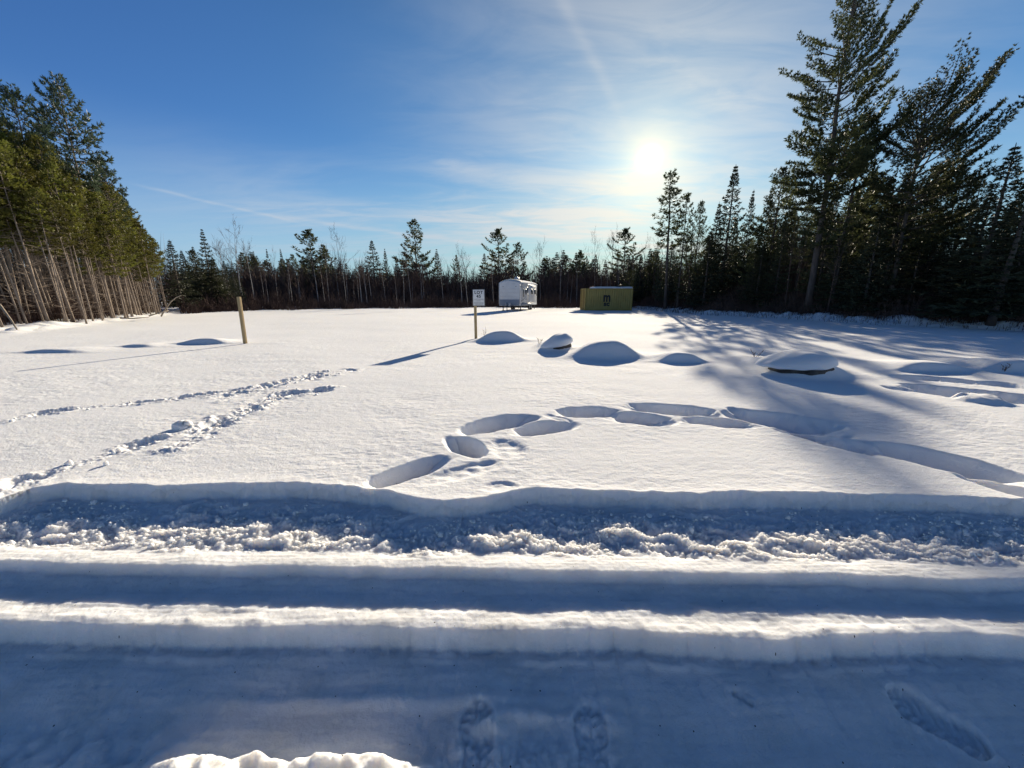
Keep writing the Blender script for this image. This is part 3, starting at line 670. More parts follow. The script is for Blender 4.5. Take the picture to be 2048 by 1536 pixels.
# --- far wood across the field (the land falls away behind the field)
FAR = [('farspruce0', 22, 'spruce_tree', 402, 458, 46, 1.05, 'dark spruce standing right of the left stand, first of the far tree line'),
       ('farbare0', 20, 'bare_tree', 458, 452, 60, 1.0, 'tallest leafless tree left of the wooden post'), ('farbare1', 20, 'bare_tree', 433, 478, 62, 1.0, 'fine-twigged leafless tree beside the first dark spruce'),
       ('farbare1', 20, 'bare_tree', 490, 478, 64, .8, 'crooked leafless tree behind the wooden post'),
       ('farspruce2', 22, 'spruce_tree', 506, 500, 100, .6, 'small spruce spire just right of the wooden post'), ('farspruce0', 22, 'spruce_tree', 533, 498, 105, .65, 'left of two narrow spruce spires between the wooden post and the dark bushy pine'),
       ('farspruce2', 22, 'spruce_tree', 560, 496, 105, .6, 'right of two narrow spruce spires between the wooden post and the dark bushy pine'),
       ('farpine0', 22, 'pine_tree', 618, 463, 92, 1.5, 'dark bushy pine with a rounded crown in the far tree line'), ('farpine1', 22, 'pine_tree', 648, 492, 96, 1.3, 'lower pine leaning on the dark bushy pine from the right'),
       ('farbare0', 20, 'bare_tree', 678, 468, 96, 1.1, 'forked pale leafless tree right of the dark bushy pine'),
       ('farspruce1', 22, 'spruce_tree', 743, 480, 108, 1.4, 'full spruce left of the tall tiered pine'), ('farspruce3', 22, 'spruce_tree', 769, 497, 112, .7, 'thin spruce directly right of the full spruce'),
       ('farspruce2', 22, 'spruce_tree', 792, 510, 112, .8, 'low spruce under the left branches of the tall tiered pine'),
       ('farpine2', 22, 'pine_tree', 828, 442, 106, 1.15, 'tall tiered pine with open branches, highest of the far tree line'),
       ('farspruce3', 22, 'spruce_tree', 873, 498, 112, 1.0, 'slim tiered spruce right of the tall tiered pine'), ('farpine1', 22, 'pine_tree', 913, 512, 114, .7, 'small lone pine left of the lot sign'),
       ('farspruce1', 22, 'spruce_tree', 968, 506, 116, 1.2, 'short spruce rising above the lot sign'), ('farpine0', 22, 'pine_tree', 998, 461, 112, 1.35, 'wide pine rising directly behind the trailer'),
       ('farpine2', 22, 'pine_tree', 1036, 487, 114, 1.2, 'narrower pine behind the right half of the trailer'), ('farbare1', 20, 'bare_tree', 1081, 480, 112, .9, 'lone tall leafless tree right of the trailer'),
       ('farspruce0', 22, 'spruce_tree', 1128, 500, 108, 1.5, 'spruce between the trailer and the container'), ('farpine1', 22, 'pine_tree', 1160, 506, 106, 1.3, 'rounded pine above the left end of the container'),
       ('farspruce1', 22, 'spruce_tree', 1192, 508, 106, 1.3, 'spruce behind the left half of the container'), ('farbare0', 20, 'bare_tree', 1196, 474, 84, .9, 'drooping birch behind the container'),
       ('farbare1', 20, 'bare_tree', 1228, 458, 84, .9, 'tall birch left of the pine behind the container'), ('farpine0', 22, 'pine_tree', 1254, 460, 80, 1.4, 'full pine behind the right end of the container'),
       ('farbare0', 20, 'bare_tree', 1288, 486, 70, .9, 'leafless tree between the container pine and the slender pine'), ('farbare1', 20, 'bare_tree', 1322, 470, 60, .8, 'leafless tree at the foot of the slender pine')]
for key, Hp, kind, px, yt, Y, sx, lab in FAR: tree_px(key, Hp, kind, px, yt, Y, lab, 'tree', sx=sx)
for q, (px, yt, Y) in enumerate(((338, 478, 40), (362, 500, 44), (384, 492, 47), (424, 512, 46), (446, 520, 50))):
    tree_px(f'spruce{q % 4}', 13, 'spruce_tree', px, yt, Y, 'dark spruce filling the gap between the left stand and the far tree line', 'tree', 'spruces beside the left stand', sx=rn.uniform(1.1, 1.5))
GF = 'lower trees of the far tree line'
px = 372
while px < 1330:
    yt = float(np.interp(px, [372, 600, 700, 860, 940, 1060, 1130, 1330], [492, 500, 508, 514, 540, 520, 505, 488])) + min(abs(rn.gauss(0, 26)), 55) + float(26 * noise(np.array([px * .021]), np.array([2.5]))[0] + 10); Y = rn.uniform(98, 122) if 470 < px < 1250 else rn.uniform(52, 75)
    k = rn.random()
    k *= 1.0 if px < 860 else .8
    if k < .48: tree_px(f'farspruce{rn.randrange(4)}', 22, 'spruce_tree', px, yt, Y, 'low dark spruce in the far tree line', 'tree', GF, sx=rn.uniform(1.0, 1.9))
    elif k < .62: tree_px(f'farpine{rn.randrange(3)}', 22, 'pine_tree', px, yt, Y, 'low dark pine in the far tree line', 'tree', GF, sx=rn.uniform(.9, 1.3))
    else: tree_px(f'farbare{rn.randrange(3)}', 20, 'bare_tree', px, rn.uniform(498, 560), rn.uniform(56, 78), 'grey leafless tree in the far tree line', 'tree', GF, sx=rn.uniform(.6, 1.0))
    px += rn.uniform(2.6, 5.0)

# --- brush: uncountable thickets of stems
def brush(name, pts, hts, wid, twigs, mt, label, seed):
    rng = np.random.default_rng(seed); mb = MB(); P = np.asarray(pts); n = len(P)
    d = unit(np.stack([rng.normal(0, .18, n), rng.normal(0, .18, n), np.ones(n)], -1)); H = np.asarray(hts)
    s = np.stack([np.ones(n), rng.normal(0, .3, n), np.zeros(n)], -1) * wid / 2
    tip = P + d * H[:, None]
    for sd in (s, s[:, [1, 0, 2]]):
        V = np.stack([P - sd, P + sd, tip + sd * .2, tip - sd * .2], 1).reshape(-1, 3); mb.add(V, np.arange(4 * n).reshape(-1, 4))
    for j in range(twigs):
        t = rng.uniform(.15, .95, n)[:, None]; b = P + d * H[:, None] * t
        D = unit(d + rng.normal(0, .5, (n, 3))); L = H * rng.uniform(.15, .42, n)
        sd = unit(np.cross(D, rng.normal(size=(n, 3)))) * wid * .30
        e = b + D * L[:, None]; mb.add(np.stack([b - sd, b + sd, e], 1).reshape(-1, 3), np.arange(3 * n).reshape(-1, 3))
    o = mb.build(name, mt); tag(o, label, 'brush', kind='stuff'); return o
def zs(A): return height(A[:, 0], A[:, 1], False)
rg = np.random.default_rng(9)
# far edge
n = 9000; px = rg.uniform(355, 1420, n); base_y = np.interp(px, [340, 480, 700, 1000, 1300, 1420], [34, 42, 50, 56, 52, 42]); Y = base_y + rg.gamma(1.6, 3.0, n) + 2.2 * noise(px * .018, px * 0) + 1.0 * noise(px * .06, px * 0)
X = np.array([at_dist(a, b) for a, b in zip(px, Y)]); A = np.stack([X, Y], -1); Pp = np.column_stack([A, zs(A) - .05])
hh = rg.uniform(.4, 1.7, n) * np.clip(.45 + (Y - base_y) / 9, .4, 1.3) * (1 + .75 * noise(px * .035, Y * .12))
brush('brush_thicket', Pp, hh, .055, 7, M_TWIG, 'reddish leafless brush along the far edge of the snowy field', 1)
# second, deeper mass behind it, filling the wood
n = 12000; px = rg.uniform(340, 1450, n); Y = rg.uniform(80, 135, n); X = np.array([at_dist(a, b) for a, b in zip(px, Y)]); A = np.stack([X, Y], -1)
brush('distant_woods', np.column_stack([A, zs(A) - .05]), rg.uniform(3.0, 9.6, n) * (1 + .3 * noise(px * .02, Y * .05)), .19, 8, M_DTWIG, 'far dark mass of bare stems behind the tree line', 2)
# right wood floor
n = 15000; Y = rg.uniform(17.5, 64, n); ex = right_edge_x(Y); off = rg.gamma(1.5, 4.0, n); X = ex + .7 + off; A = np.stack([X, Y], -1)
hh = rg.uniform(.5, 1.8, n) * np.clip(.35 + off / 3.2, .3, 2.6)
brush('dark_brush', np.column_stack([A, zs(A) - .05]), hh, .035, 8, M_DTWIG, 'dark leafless brush filling the floor of the right wood', 3)
n = 2600; Y = rg.uniform(17.5, 55, n); off = rg.uniform(-.6, 2.4, n); A = np.stack([right_edge_x(Y) + off, Y], -1)
brush('snowy_stubble', np.column_stack([A, zs(A) - .05]), rg.uniform(.2, .75, n) * np.clip(.6 + off / 4, .4, 1.3), .022, 6, M_DTWIG, 'dark stems sticking out of the snow bank along the right wood', 6)
n = 5200; Y = rg.uniform(40, 95, n); X = right_edge_x(np.minimum(Y, 45)) + rg.uniform(2, 75, n); A = np.stack([X, Y], -1)
brush('deep_woods', np.column_stack([A, zs(A) - .05]), rg.uniform(3.0, 8.5, n), .10, 9, M_DTWIG, 'dark mass of stems deep inside the right wood', 7)
# left stand floor and far left
n = 5000; s = rg.uniform(0, 1, n); i = np.minimum((s * 6).astype(int), 5); fr = s * 6 - i; B = LEDGE[i] + (LEDGE[i + 1] - LEDGE[i]) * fr[:, None]
dep = rg.gamma(2.2, 3.2, n); A = B + np.array((-.86, .5)) * (dep[:, None] + 1.0)
brush('twig_litter', np.column_stack([A, zs(A) - .05]), rg.uniform(.4, 2.2, n) * np.clip(.3 + dep / 6, .3, 1.6), .03, 7, M_TWIG, 'brown twigs and saplings under the left stand', 4)
n = 2500; A = np.column_stack([rg.uniform(-75, -34, n), rg.uniform(26, 75, n)]); A = A[(A[:, 0] < -24 - .53 * (A[:, 1] - 16) - 4)]
brush('left_woods', np.column_stack([A, zs(A) - .05]), rg.uniform(3, 8.5, len(A)), .09, 9, M_DTWIG, 'dark mass of stems deep inside the left stand', 5).name = 'stand_interior'

# fallen sticks at the foot of the left stand
M_STICK = mat('bleached_wood', (.30, .25, .20), .85, .2, var=.25, scale=6)
def stick(name, P, r, label, m=M_STICK):
    mb = MB(); mb.tube(P, np.linspace(r, r * .45, len(P)), 6); return tag(mb.build(name, m, smooth=True), label, 'stick')
def at3(px, py, Y): return np.array((at_dist(px, Y, py), Y, z_of(px, py, Y)))
stick('fallen_branch', [at3(322, 633, 27), at3(330, 619, 27.2), at3(342, 603, 27.4), at3(352, 595, 27.5), at3(362, 591, 27.6)], .055, 'pale arched branch sticking out of the snow right of the left stand')
stick('fallen_pole', [at3(298, 632, 26), at3(320, 625, 26.3), at3(338, 621, 26.8)], .05, 'short fallen pole lying at the right end of the left stand')
stick('fallen_pole', [at3(-30, 598, 17.5), at3(0, 610, 17.3), at3(22, 640, 17.0), at3(34, 659, 16.8)], .06, 'bent leaning stem at the left edge of the photo')
stick('fallen_pole', [at3(240, 636, 24), at3(268, 637, 24.5), at3(298, 634, 25.5)], .05, 'dark pole lying flat on the snow before the left stand', M_DARKBARK)

# ------------------------------------------------------------------ posts and sign
M_POST = mat('post_wood', (.33, .235, .12), .8, .2, col2=(.47, .36, .20), scale=7, stretch=(6, 6, .5), bump=.004, bscale=30)
M_SIGN = mat('sign_white', (.72, .72, .72), .45, .4, var=.05, scale=4)
M_BLACK = mat('black_paint', (.025, .025, .028), .55, .4, var=.2, scale=6)
M_GREY = mat('grey_print', (.20, .20, .21), .6, .3, var=.1, scale=9)
def beveled(mb_obj, w, seg=2):
    m = mb_obj.modifiers.new('bevel', 'BEVEL'); m.width = w; m.segments = seg; m.limit_method = 'ANGLE'; return mb_obj
g = ground_at(491, 688); mb = MB(); mb.box((0, 0, .62), (.092, .092, 1.9)); o = beveled(mb.build('wooden_post', M_POST), .004)
o.location = (g[0], g[1], zg(*g)); o.rotation_euler = (R(.5), R(2.2), R(-12)); tag(o, 'bare square wooden post standing alone in the snow on the left', 'post')
def text_mesh(s, size, name, bold=0.0, ext=.002, spacing=1.0, line=1.0):
    c = bpy.data.curves.new(name, 'FONT'); c.body = s; c.size = size; c.align_x = 'CENTER'; c.align_y = 'CENTER'; c.extrude = ext; c.offset = bold; c.space_character = spacing; c.space_line = line
    t = bpy.data.objects.new(name, c); COL.objects.link(t); bpy.context.view_layer.update()
    me = bpy.data.meshes.new_from_object(t.evaluated_get(bpy.context.evaluated_depsgraph_get())); bpy.data.objects.remove(t); return me
g = ground_at(952, 677); sg = empty('lot_sign', (g[0], g[1], zg(*g)), R(3)); tag(sg, 'white lot number sign on a square wooden post', 'sign')
D0 = g[1]; top = z_of(955, 579, D0) - zg(*g)
mb = MB(); mb.box((0, 0, top / 2 - .18), (.105, .105, top + .3)); beveled(mb.build('post', M_POST, sg), .006)
bx, bz = .14, top - .30
mb = MB(); mb.box((bx, -.0665, bz), (.46, .024, .62)); bd = beveled(mb.build('board', M_SIGN, sg), .006)
mb = MB()
for sx, sz, w, h in ((0, .300, .455, .014), (0, -.300, .455, .014), (-.2205, 0, .014, .586), (.2205, 0, .014, .586)): mb.box((bx + sx, -.082, bz + sz), (w, .005, h))
mb.build('border', M_BLACK, bd)
for s, sz, dz in (('LOT', .155, .185), ('45', .155, .045)):
    t = link('lettering', text_mesh(s, sz, 'lettering', .0045, .002, 1.15), M_BLACK, bd); t.location = (bx, -.0815, bz + dz); t.rotation_euler = (R(90), 0, 0)
mb = MB(); rr = random.Random(4)
for i, (zz, w) in enumerate(((-.055, .34), (-.085, .38), (-.12, .16), (-.17, .38), (-.20, .34), (-.23, .36), (-.26, .30))):
    x = -w / 2
    while x < w / 2:
        ww = rr.uniform(.015, .05); mb.box((bx + x + ww / 2, -.081, bz + zz), (ww, .003, .011)); x += ww + .009
mb.build('small_print', M_GREY, bd)

# ------------------------------------------------------------------ trailer
def build_trailer():
    Y0 = 42.5; px0 = 1018.5; X0 = at_dist(px0, Y0, 618); t = empty('travel_trailer', (X0, Y0, zg(X0, Y0) - .02), R(-17))
    tag(t, 'white travel trailer with a snow-covered roof parked at the far side', 'trailer')
    M_W = mat('trailer_white', (.64, .66, .69), .4, .4, var=.05, scale=1.5); M_LOW = mat('trailer_grey', (.26, .29, .34), .5, .4, var=.08, scale=2)
    M_GLASS = mat('dark_glass', (.03, .034, .04), .08, .6); M_TRIM = mat('trailer_trim', (.52, .53, .55), .45, .4, var=.05)
    M_RUB = mat('tyre_rubber', (.02, .02, .021), .85, .2, var=.2); M_STEEL = mat('chassis_steel', (.05, .05, .055), .6, .4, var=.3); M_RIM = mat('wheel_rim', (.5, .5, .52), .35, .5, metal=.5)
    M_DECAL = mat('decal_grey', (.30, .33, .38), .5, .3, var=.08)
    Wd, Ln, zb, ze, zr = 2.5, 8.2, .62, 3.16, 3.38
    # body: cross-section swept along the length, front cap raked back
    prof = [(-Wd / 2 + .03, zb), (Wd / 2 - .03, zb), (Wd / 2, zb + .2), (Wd / 2, ze - .05), (Wd / 2 - .05, ze + .02), (Wd / 4, zr - .07), (0, zr), (-Wd / 4, zr - .07), (-Wd / 2 + .05, ze + .02), (-Wd / 2, ze - .05), (-Wd / 2, zb + .2)]
    mb = MB(); n = len(prof); V = []
    ys = [0, .05, .16, 1.0, Ln - .1, Ln]
    ins = [.03, .012, .0, .0, .0, .03]; rake = [0, .0, .0, .0, 0, 0]
    for y, q in zip(ys, ins):
        for x, z in prof:
            zz = z; yy = y
            if y < .2: yy = y + max(0, (z - 2.6)) * .16 + max(0, (1.0 - z)) * .25
            V.append((x * (1 - q / (Wd / 2)), yy, zb + (zz - zb) * (1 - q / 2.8)))
    F = [(i * n + j, i * n + (j + 1) % n, (i + 1) * n + (j + 1) % n, (i + 1) * n + j) for i in range(len(ys) - 1) for j in range(n)]
    mb.add(V, F); mb.f.append(np.array([list(range(n))[::-1]])); mb.f.append(np.array([[(len(ys) - 1) * n + j for j in range(n)]]))
    body = beveled(mb.build('body', M_W, t), .02)
    # darker lower front shield and skirt
    mb = MB(); mb.box((0, .035, .98), (Wd - .16, .05, .62), Matrix.Rotation(R(-8), 3, 'X')); beveled(mb.build('front_shield', M_LOW, t), .015)
    mb = MB()
    for z in (1.62, 2.02, 2.42): mb.box((0, -.003, z), (Wd - .22, .012, .016))
    mb.build('front_seam', M_TRIM, t)
    for sx in (-1, 1):
        mb = MB(); mb.box((sx * (Wd / 2 - .03), .09, 1.95), (.05, .06, 2.2)); mb.build('corner_trim', M_TRIM, t)
        mb = MB(); mb.box((sx * (Wd / 2 + .022), Ln / 2 + .05, .74), (.03, Ln - .5, .26)); mb.build('skirt', M_LOW, t)
    mb = MB(); mb.box((-.75, .09, 2.72), (.10, .03, .05)); mb.build('marker_light', M_STEEL, t)
    mb = MB(); mb.box((.75, .09, 2.72), (.10, .03, .05)); mb.build('marker_light', M_STEEL, t)
    xs = Wd / 2
    # slide-out box, windows, door on the visible side
    mb = MB(); mb.box((xs + .10, 5.3, 1.98), (.22, 3.0, 1.9)); so = beveled(mb.build('slide_out', M_W, t), .02)
    for y, z, w, h, par, x in ((1.45, 2.05, .46, .95, t, xs), (2.55, 2.15, .75, .62, t, xs), (4.5, 2.2, .8, .6, so, xs + .21), (6.1, 2.2, .8, .6, so, xs + .21), (7.55, 2.1, .5, .7, t, xs)):
        mb = MB(); mb.box((x + .012, y, z), (.024, w + .08, h + .08)); fr = mb.build('window', M_TRIM, par)
        mb = MB(); mb.box((x + .027, y, z), (.012, w, h)); mb.build('pane', M_GLASS, fr)
    mb = MB(); mb.box((xs + .012, 3.25, 1.85), (.024, .66, 1.9)); dr = mb.build('door', M_TRIM, t)
    mb = MB(); mb.box((xs + .028, 3.25, 2.3), (.01, .4, .5)); mb.build('pane', M_GLASS, dr)
    mb = MB(); mb.box((xs + .035, 3.5, 1.75), (.03, .05, .14)); mb.build('handle', M_STEEL, dr)
    mb = MB(); mb.tube([(xs + .06, .7, 2.98), (xs + .06, 6.6, 2.98)], .07, 8); mb.tube([(xs + .06, .8, 2.98), (xs + .06, .8, 1.0)], .025, 6); mb.build('awning', M_TRIM, t)
    mb = MB(); a = np.linspace(0, 1, 14)
    up = np.stack([np.full(14, xs + .014), .5 + 2.2 * a, 1.25 + .55 * a ** 2.2], -1); lo = up - np.array((0, 0, .20)) * (1 - a[:, None] * .9)
    mb.add(np.concatenate([up, lo]), [(i, i + 1, 15 + i, 14 + i) for i in range(13)]); mb.build('swoosh_decal', M_DECAL, t)
    for y, z, w, h in ((1.0, .95, 1.0, .12), (2.6, 1.32, 1.2, .07), (.55, 2.65, .6, .2)):
        mb = MB(); mb.box((xs + .008, y + .3, z), (.016, w, h)); mb.build('decal', M_DECAL, t)
    # wheels
    def wheel(x, y):
        m1 = MB(); a = np.linspace(0, 2 * math.pi, 25); m1.tube(np.stack([np.zeros(25), np.cos(a) * .27, np.sin(a) * .27], -1), .095, 8, False)
        w = m1.build('wheel', M_RUB, t, True); w.location = (x, y, .36)
        m2 = MB(); m2.tube([(-.07, 0, 0), (.07, 0, 0)], .2, 16); m2.build('rim', M_RIM, w)
    for sx in (-1, 1):
        for y in (4.7, 5.6): wheel(sx * (Wd / 2 - .14), y)
        mb = MB(); mb.box((sx * (Wd / 2 - .2), 1.0, .36), (.09, .09, .6)); mb.box((sx * (Wd / 2 - .2), 1.0, .05), (.26, .26, .05)); mb.build('stabiliser_leg', M_STEEL, t)
        mb = MB(); mb.box((sx * (Wd / 2 - .2), 7.6, .36), (.08, .08, .6)); mb.build('stabiliser_leg', M_STEEL, t)
    mb = MB(); mb.box((-.4, 4, .55), (.1, 7.8, .14)); mb.box((.4, 4, .55), (.1, 7.8, .14)); mb.box((0, 2, .48), (1.5, 1.0, .22)); mb.box((0, 5.15, .36), (1.9, .1, .1)); mb.build('chassis', M_STEEL, t)
    mb = MB(); mb.tube([(-.75, .5, .52), (0, -1.0, .5)], .06, 6); mb.tube([(.75, .5, .52), (0, -1.0, .5)], .06, 6); mb.tube([(0, -.85, .95), (0, -.85, .03)], .045, 8); mb.box((0, -1.08, .53), (.14, .2, .12)); mb.build('hitch', M_STEEL, t)
    mb = MB(); mb.tube([(-.14, -.5, .56), (-.14, -.5, .95)], .13, 10); mb.tube([(.17, -.5, .56), (.17, -.5, .95)], .13, 10); mb.build('gas_bottle', M_TRIM, t, False)
    # snow lying on the roof
    mb = MB(); nx, ny = 15, 44; gx = np.linspace(-Wd / 2 - .03, Wd / 2 + .03, nx); gy = np.linspace(.05, Ln + .02, ny)
    GX, GY = np.meshgrid(gx, gy); base = np.where(np.abs(GX) < Wd / 2 - .1, zr - (np.abs(GX) / (Wd / 2)) ** 1.6 * .30, ze - .02)
    edge = np.minimum(np.minimum(Wd / 2 + .03 - np.abs(GX), GY - .05 + .0), Ln + .02 - GY); th = .16 * np.clip(edge / .22, 0, 1) ** .45 + .03 * noise(GX * 1.7, GY * 1.1) * (edge > .05)
    GYr = GY + np.maximum(0, (base - 2.2)) * .22 * (GY < .3) + .1 * (GY < .3)
    V = np.stack([GX, GYr, base + .02 + th], -1).reshape(-1, 3); id_ = np.arange(nx * ny).reshape(ny, nx)
    mb.add(V, np.stack([id_[:-1, :-1], id_[:-1, 1:], id_[1:, 1:], id_[1:, :-1]], -1).reshape(-1, 4))
    rs = mb.build('roof_snow', M_CAP, t, True); so_ = rs.modifiers.new('thick', 'SOLIDIFY'); so_.thickness = .07; so_.offset = -1
    mb = MB(); mb.box((.25, 2.2, 3.66), (.55, .75, .26), taper=.75); mb.box((.2, 2.2, 3.82), (.3, .3, .1)); beveled(mb.build('roof_vent', M_TRIM, t), .05, 3)
build_trailer()

# ------------------------------------------------------------------ container
def build_container():
    Y0 = 44.0; X0 = at_dist(1169.5, Y0, 619); c = empty('shipping_container', (X0, Y0, zg(X0, Y0) - .04), R(3))
    tag(c, 'ochre corrugated shipping container with snow along its roof', 'container')
    M_O = mat('ochre_steel', (.36, .275, .085), .6, .3, col2=(.43, .335, .11), scale=1.4); M_OD = mat('ochre_frame', (.33, .25, .07), .6, .35, var=.12, scale=3); M_RB = mat('rust_steel', (.17, .10, .05), .7, .3, var=.3, scale=5)
    L, W, H = 5.6, 2.44, 2.55
    def corrug(a, b, n, z0, z1, axis, at, depth, sign):
        m = MB(); p = (b - a) / n; pts = []
        for i in range(n):
            u = a + i * p
            pts += [(u, 0), (u + p * .26, 0), (u + p * .42, 1), (u + p * .74, 1), (u + p * .92, 0)]
        pts.append((b, 0)); V = []
        for u, d in pts:
            q = at + sign * depth * (1 - d)
            for z in (z0, z1): V.append((u, q, z) if axis == 'x' else (q, u, z))
        m.add(V, [(2 * i, 2 * i + 2, 2 * i + 3, 2 * i + 1) for i in range(len(pts) - 1)])
        return m
    corrug(.12, L - .12, 20, .16, H - .1, 'x', .045, .04, -1).build('side_panel', M_O, c)
    corrug(.12, L - .12, 20, .16, H - .1, 'x', W - .045, .04, 1).build('side_panel', M_O, c)
    corrug(.12, W - .12, 8, .16, H - .1, 'y', L - .045, .04, 1).build('end_panel', M_O, c)
    for y0, y1 in ((.12, W / 2 - .01), (W / 2 + .01, W - .12)):
        m = corrug(y0, y1, 4, .17, H - .12, 'y', .05, .045, -1); d = m.build('door', M_O, c)
        for k in (.3, .7):
            mb = MB(); yy = y0 + (y1 - y0) * k; mb.tube([(-.035, yy, .16), (-.035, yy, H - .1)], .02, 8); mb.box((-.04, yy + .08, 1.1), (.03, .22, .05)); mb.build('lock_rod', M_RB, d)
    mb = MB()
    for x in (.06, L - .06):
        for y in (.06, W - .06): mb.box((x, y, H / 2), (.12, .12, H - .002))
    for y in (.055, W - .055):
        mb.box((L / 2, y, .08), (L - .24, .11, .16)); mb.box((L / 2, y, H - .05), (L - .24, .11, .1))
    for x in (.055, L - .055):
        mb.box((x, W / 2, .08), (.11, W - .24, .16)); mb.box((x, W / 2, H - .05), (.11, W - .24, .1))
    beveled(mb.build('frame', M_OD, c), .008)
    mb = MB(); mb.box((L / 2, W / 2, H - .03), (L - .22, W - .22, .04)); mb.build('roof', M_O, c)
    # logo letters on the long side
    lt = link('letter_m', text_mesh('m', 1.18, 'letter_m', .045, .006), M_BLACK, c); lt.location = (2.55, -.003, 1.52); lt.rotation_euler = (R(90), 0, 0); lt.scale = (.95, 1.25, 1)
    lt = link('letters_sc', text_mesh('sc', .80, 'letters_sc', .035, .006, 1.05), M_BLACK, c); lt.location = (2.55, -.003, .80); lt.rotation_euler = (R(90), 0, 0); lt.scale = (1.0, .95, 1)
    # snow lying on the right three quarters of the roof
    nx, ny = 48, 16; gx = np.linspace(1.0, L + .02, nx); gy = np.linspace(-.02, W + .02, ny); GX, GY = np.meshgrid(gx, gy)
    e = np.minimum(np.minimum(GX - 1.0, L + .02 - GX) * .6, np.minimum(GY + .02, W + .02 - GY)); th = (.19 + .04 * noise(GX * .9, GY * .9)) * np.clip(e / .12, 0, 1) ** .4
    mb = MB(); id_ = np.arange(nx * ny).reshape(ny, nx); mb.add(np.stack([GX, GY, H + .006 + th], -1).reshape(-1, 3), np.stack([id_[:-1, :-1], id_[:-1, 1:], id_[1:, 1:], id_[1:, :-1]], -1).reshape(-1, 4))
    mb.build('roof_snow', M_CAP, c, True)
build_container()

# ------------------------------------------------------------------ boulders that show under their snow caps
M_ROCK = mat('boulder_rock', (.045, .04, .038), .9, .2, col2=(.13, .115, .10), scale=5, bump=.03, bscale=9)
def icosphere(sub=4):
    import bmesh
    b = bmesh.new(); bmesh.ops.create_icosphere(b, subdivisions=sub, radius=1); V = np.array([v.co[:] for v in b.verts]); F = np.array([[v.index for v in f.verts] for f in b.faces]); b.free(); return V, F
IV, IF = icosphere(5)
def boulder(px, ytop, ysh, w, d, h, rz, label, seed, slant=0.0):
    X, Y, ztop = crest(px, ytop, ysh)
    b = empty('snowy_boulder', (X, Y, 0), rz); tag(b, label, 'boulder')
    cap = .58 * ztop                                         # cap occupies the upper half
    V = IV.copy(); nn = 1 + .10 * noise(V[:, 0] * 1.6 + seed, V[:, 1] * 1.6 + V[:, 2] * 1.3) + .05 * noise(V[:, 0] * 4, V[:, 2] * 4 + seed)
    V = V * nn[:, None] * np.array((w * .84, d * .84, h)) + np.array((0, 0, ztop - cap - h * .62)); V[:, 2] += slant * V[:, 0]
    mb = MB(); mb.add(V, IF); mb.build('rock', M_ROCK, b, True)
    C = IV.copy(); up = C[:, 2] > 0; nz_ = 1 + .06 * noise(C[:, 0] * 1.1 + seed * 2, C[:, 1] * 1.1)
    fall = .5 + .5 * sstep(-1.1, -.1, C[:, 0])               # long tail on the left, blunt on the right
    zc = np.where(up, np.abs(C[:, 2]) ** .9 * cap * fall, C[:, 2] * .07)
    C = np.stack([np.where(C[:, 0] < 0, C[:, 0] * 1.25, C[:, 0] * .95) * w * nz_, C[:, 1] * d * nz_, zc + ztop - cap + slant * C[:, 0] * w * 1.1 + .02 * noise(C[:, 0] * 2.5 + seed, C[:, 1] * 2.5)], -1)
    mb = MB(); mb.add(C, IF); mb.build('snow_cap', M_CAP, b, True)
for b in BOULDERS: boulder(*b[:6], R(b[6]), *b[7:])

# ------------------------------------------------------------------ twigs poking through the snow
def twig(px, py, n, h, label, seed, name='dry_twig', m=M_TWIG, w=.006):
    g = ground_at(px, py); rng = np.random.default_rng(seed); mb = MB(); z = zg(*g)
    for i in range(n):
        az = rng.uniform(0, 6.28); bp, bt = bpath(np.array((rng.normal(0, .03), rng.normal(0, .03), -.05)), az, R(rng.uniform(50, 85)), h * rng.uniform(.6, 1.1), R(rng.uniform(-30, 10)), 6, .1, rng)
        mb.tube(bp, np.linspace(w, w * .4, 6), 4)
        for j in range(3):
            q = bp[rng.integers(2, 5)]; b2, _ = bpath(q, rng.uniform(0, 6.28), R(rng.uniform(20, 70)), h * .3, R(-10), 4, .1, rng); mb.tube(b2, np.linspace(w * .6, w * .3, 4), 3)
    o = mb.build(name, m); o.location = (g[0], g[1], z); return tag(o, label, 'twig')
twig(968, 676, 3, .48, 'thin dry grass stems bent beside the lot sign post', 1)
twig(1078, 692, 4, .32, 'dry weed stems left of the tilted-cap boulder', 2)
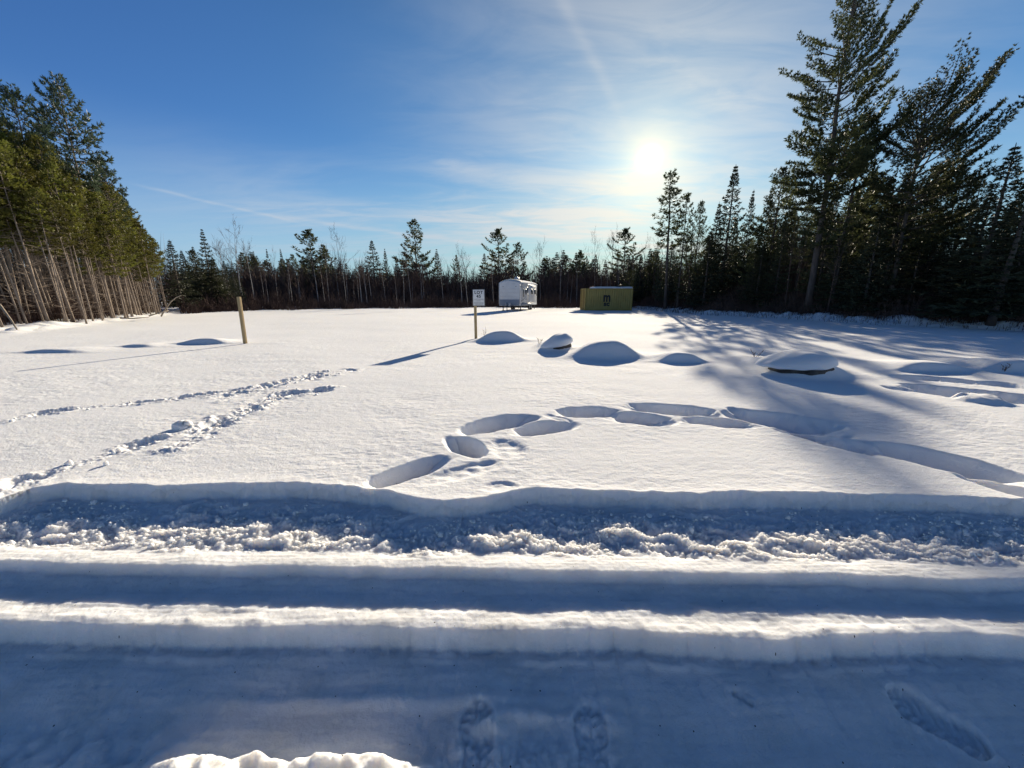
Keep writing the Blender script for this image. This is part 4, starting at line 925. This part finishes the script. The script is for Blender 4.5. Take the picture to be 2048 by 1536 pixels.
twig(1512, 716, 5, .30, 'small dark weed left of the large boulder', 3)
twig(2006, 744, 5, .22, 'dark weed at the foot of the mound near the right edge', 4)
twig(846, 984, 3, .06, 'tiny dark twig lying at the rim of the ploughed bank', 5, w=.004)
twig(793, 968, 2, .05, 'tiny twig lying by the nearest hollow', 6, w=.003)

# ------------------------------------------------------------------ loose snow crumbs thrown up by the plough and by feet
def clods():
    rng = np.random.default_rng(12); V0, F0 = icosphere(2); mb = MB(); pos = []
    n = 3200; X = rng.uniform(-4.2, 4.2, n); f = rng.beta(1.6, 1.6, n); e1 = np.interp(X, *E1); e2 = np.interp(X, *E2); Y = e2 + .17 + (e1 - .06 - e2 - .17) * f
    keep = noise(X * 2, Y * 3) > -.12; X, Y = X[keep], Y[keep]; r = .0022 + .0038 * rng.gamma(.9, .9, len(X)); pos.append((X, Y, np.minimum(r, .02)))
    for pts, w, amp in TRACKS:
        for a, b in zip(pts[:-1], pts[1:]):
            k = int(np.linalg.norm(b - a) * 11); t = rng.uniform(0, 1, k)[:, None]; q = a + (b - a) * t + rng.normal(0, w * .75, (k, 2)); pos.append((q[:, 0], q[:, 1], np.minimum(.005 + .008 * rng.gamma(1.0, .9, k), .03)))
    g = ground_at(362, 858); pos.append((np.array([g[0], g[0] + .06]), np.array([g[1], g[1] + .03]), np.array([.055, .045])))
    X = np.concatenate([p[0] for p in pos]); Y = np.concatenate([p[1] for p in pos]); r = np.concatenate([p[2] for p in pos]); Z = height(X, Y)
    n = len(X); Q = rng.normal(size=(n, 1, 3)) * .25 + 1
    Vn = V0[None] * (1 + .28 * rng.normal(size=(n, len(V0), 1)) * .6) * Q * r[:, None, None] + np.stack([X, Y, Z + r * .45], -1)[:, None]
    mb.add(Vn.reshape(-1, 3), (F0[None] + (np.arange(n) * len(V0))[:, None, None]).reshape(-1, 3))
    o = mb.build('snow_crumbs', M_CAP, None, True); tag(o, 'loose crumbs of snow on the ploughed bank and along the fresh tracks', 'snow', kind='stuff')
clods()
print('trees', NTREE[0])
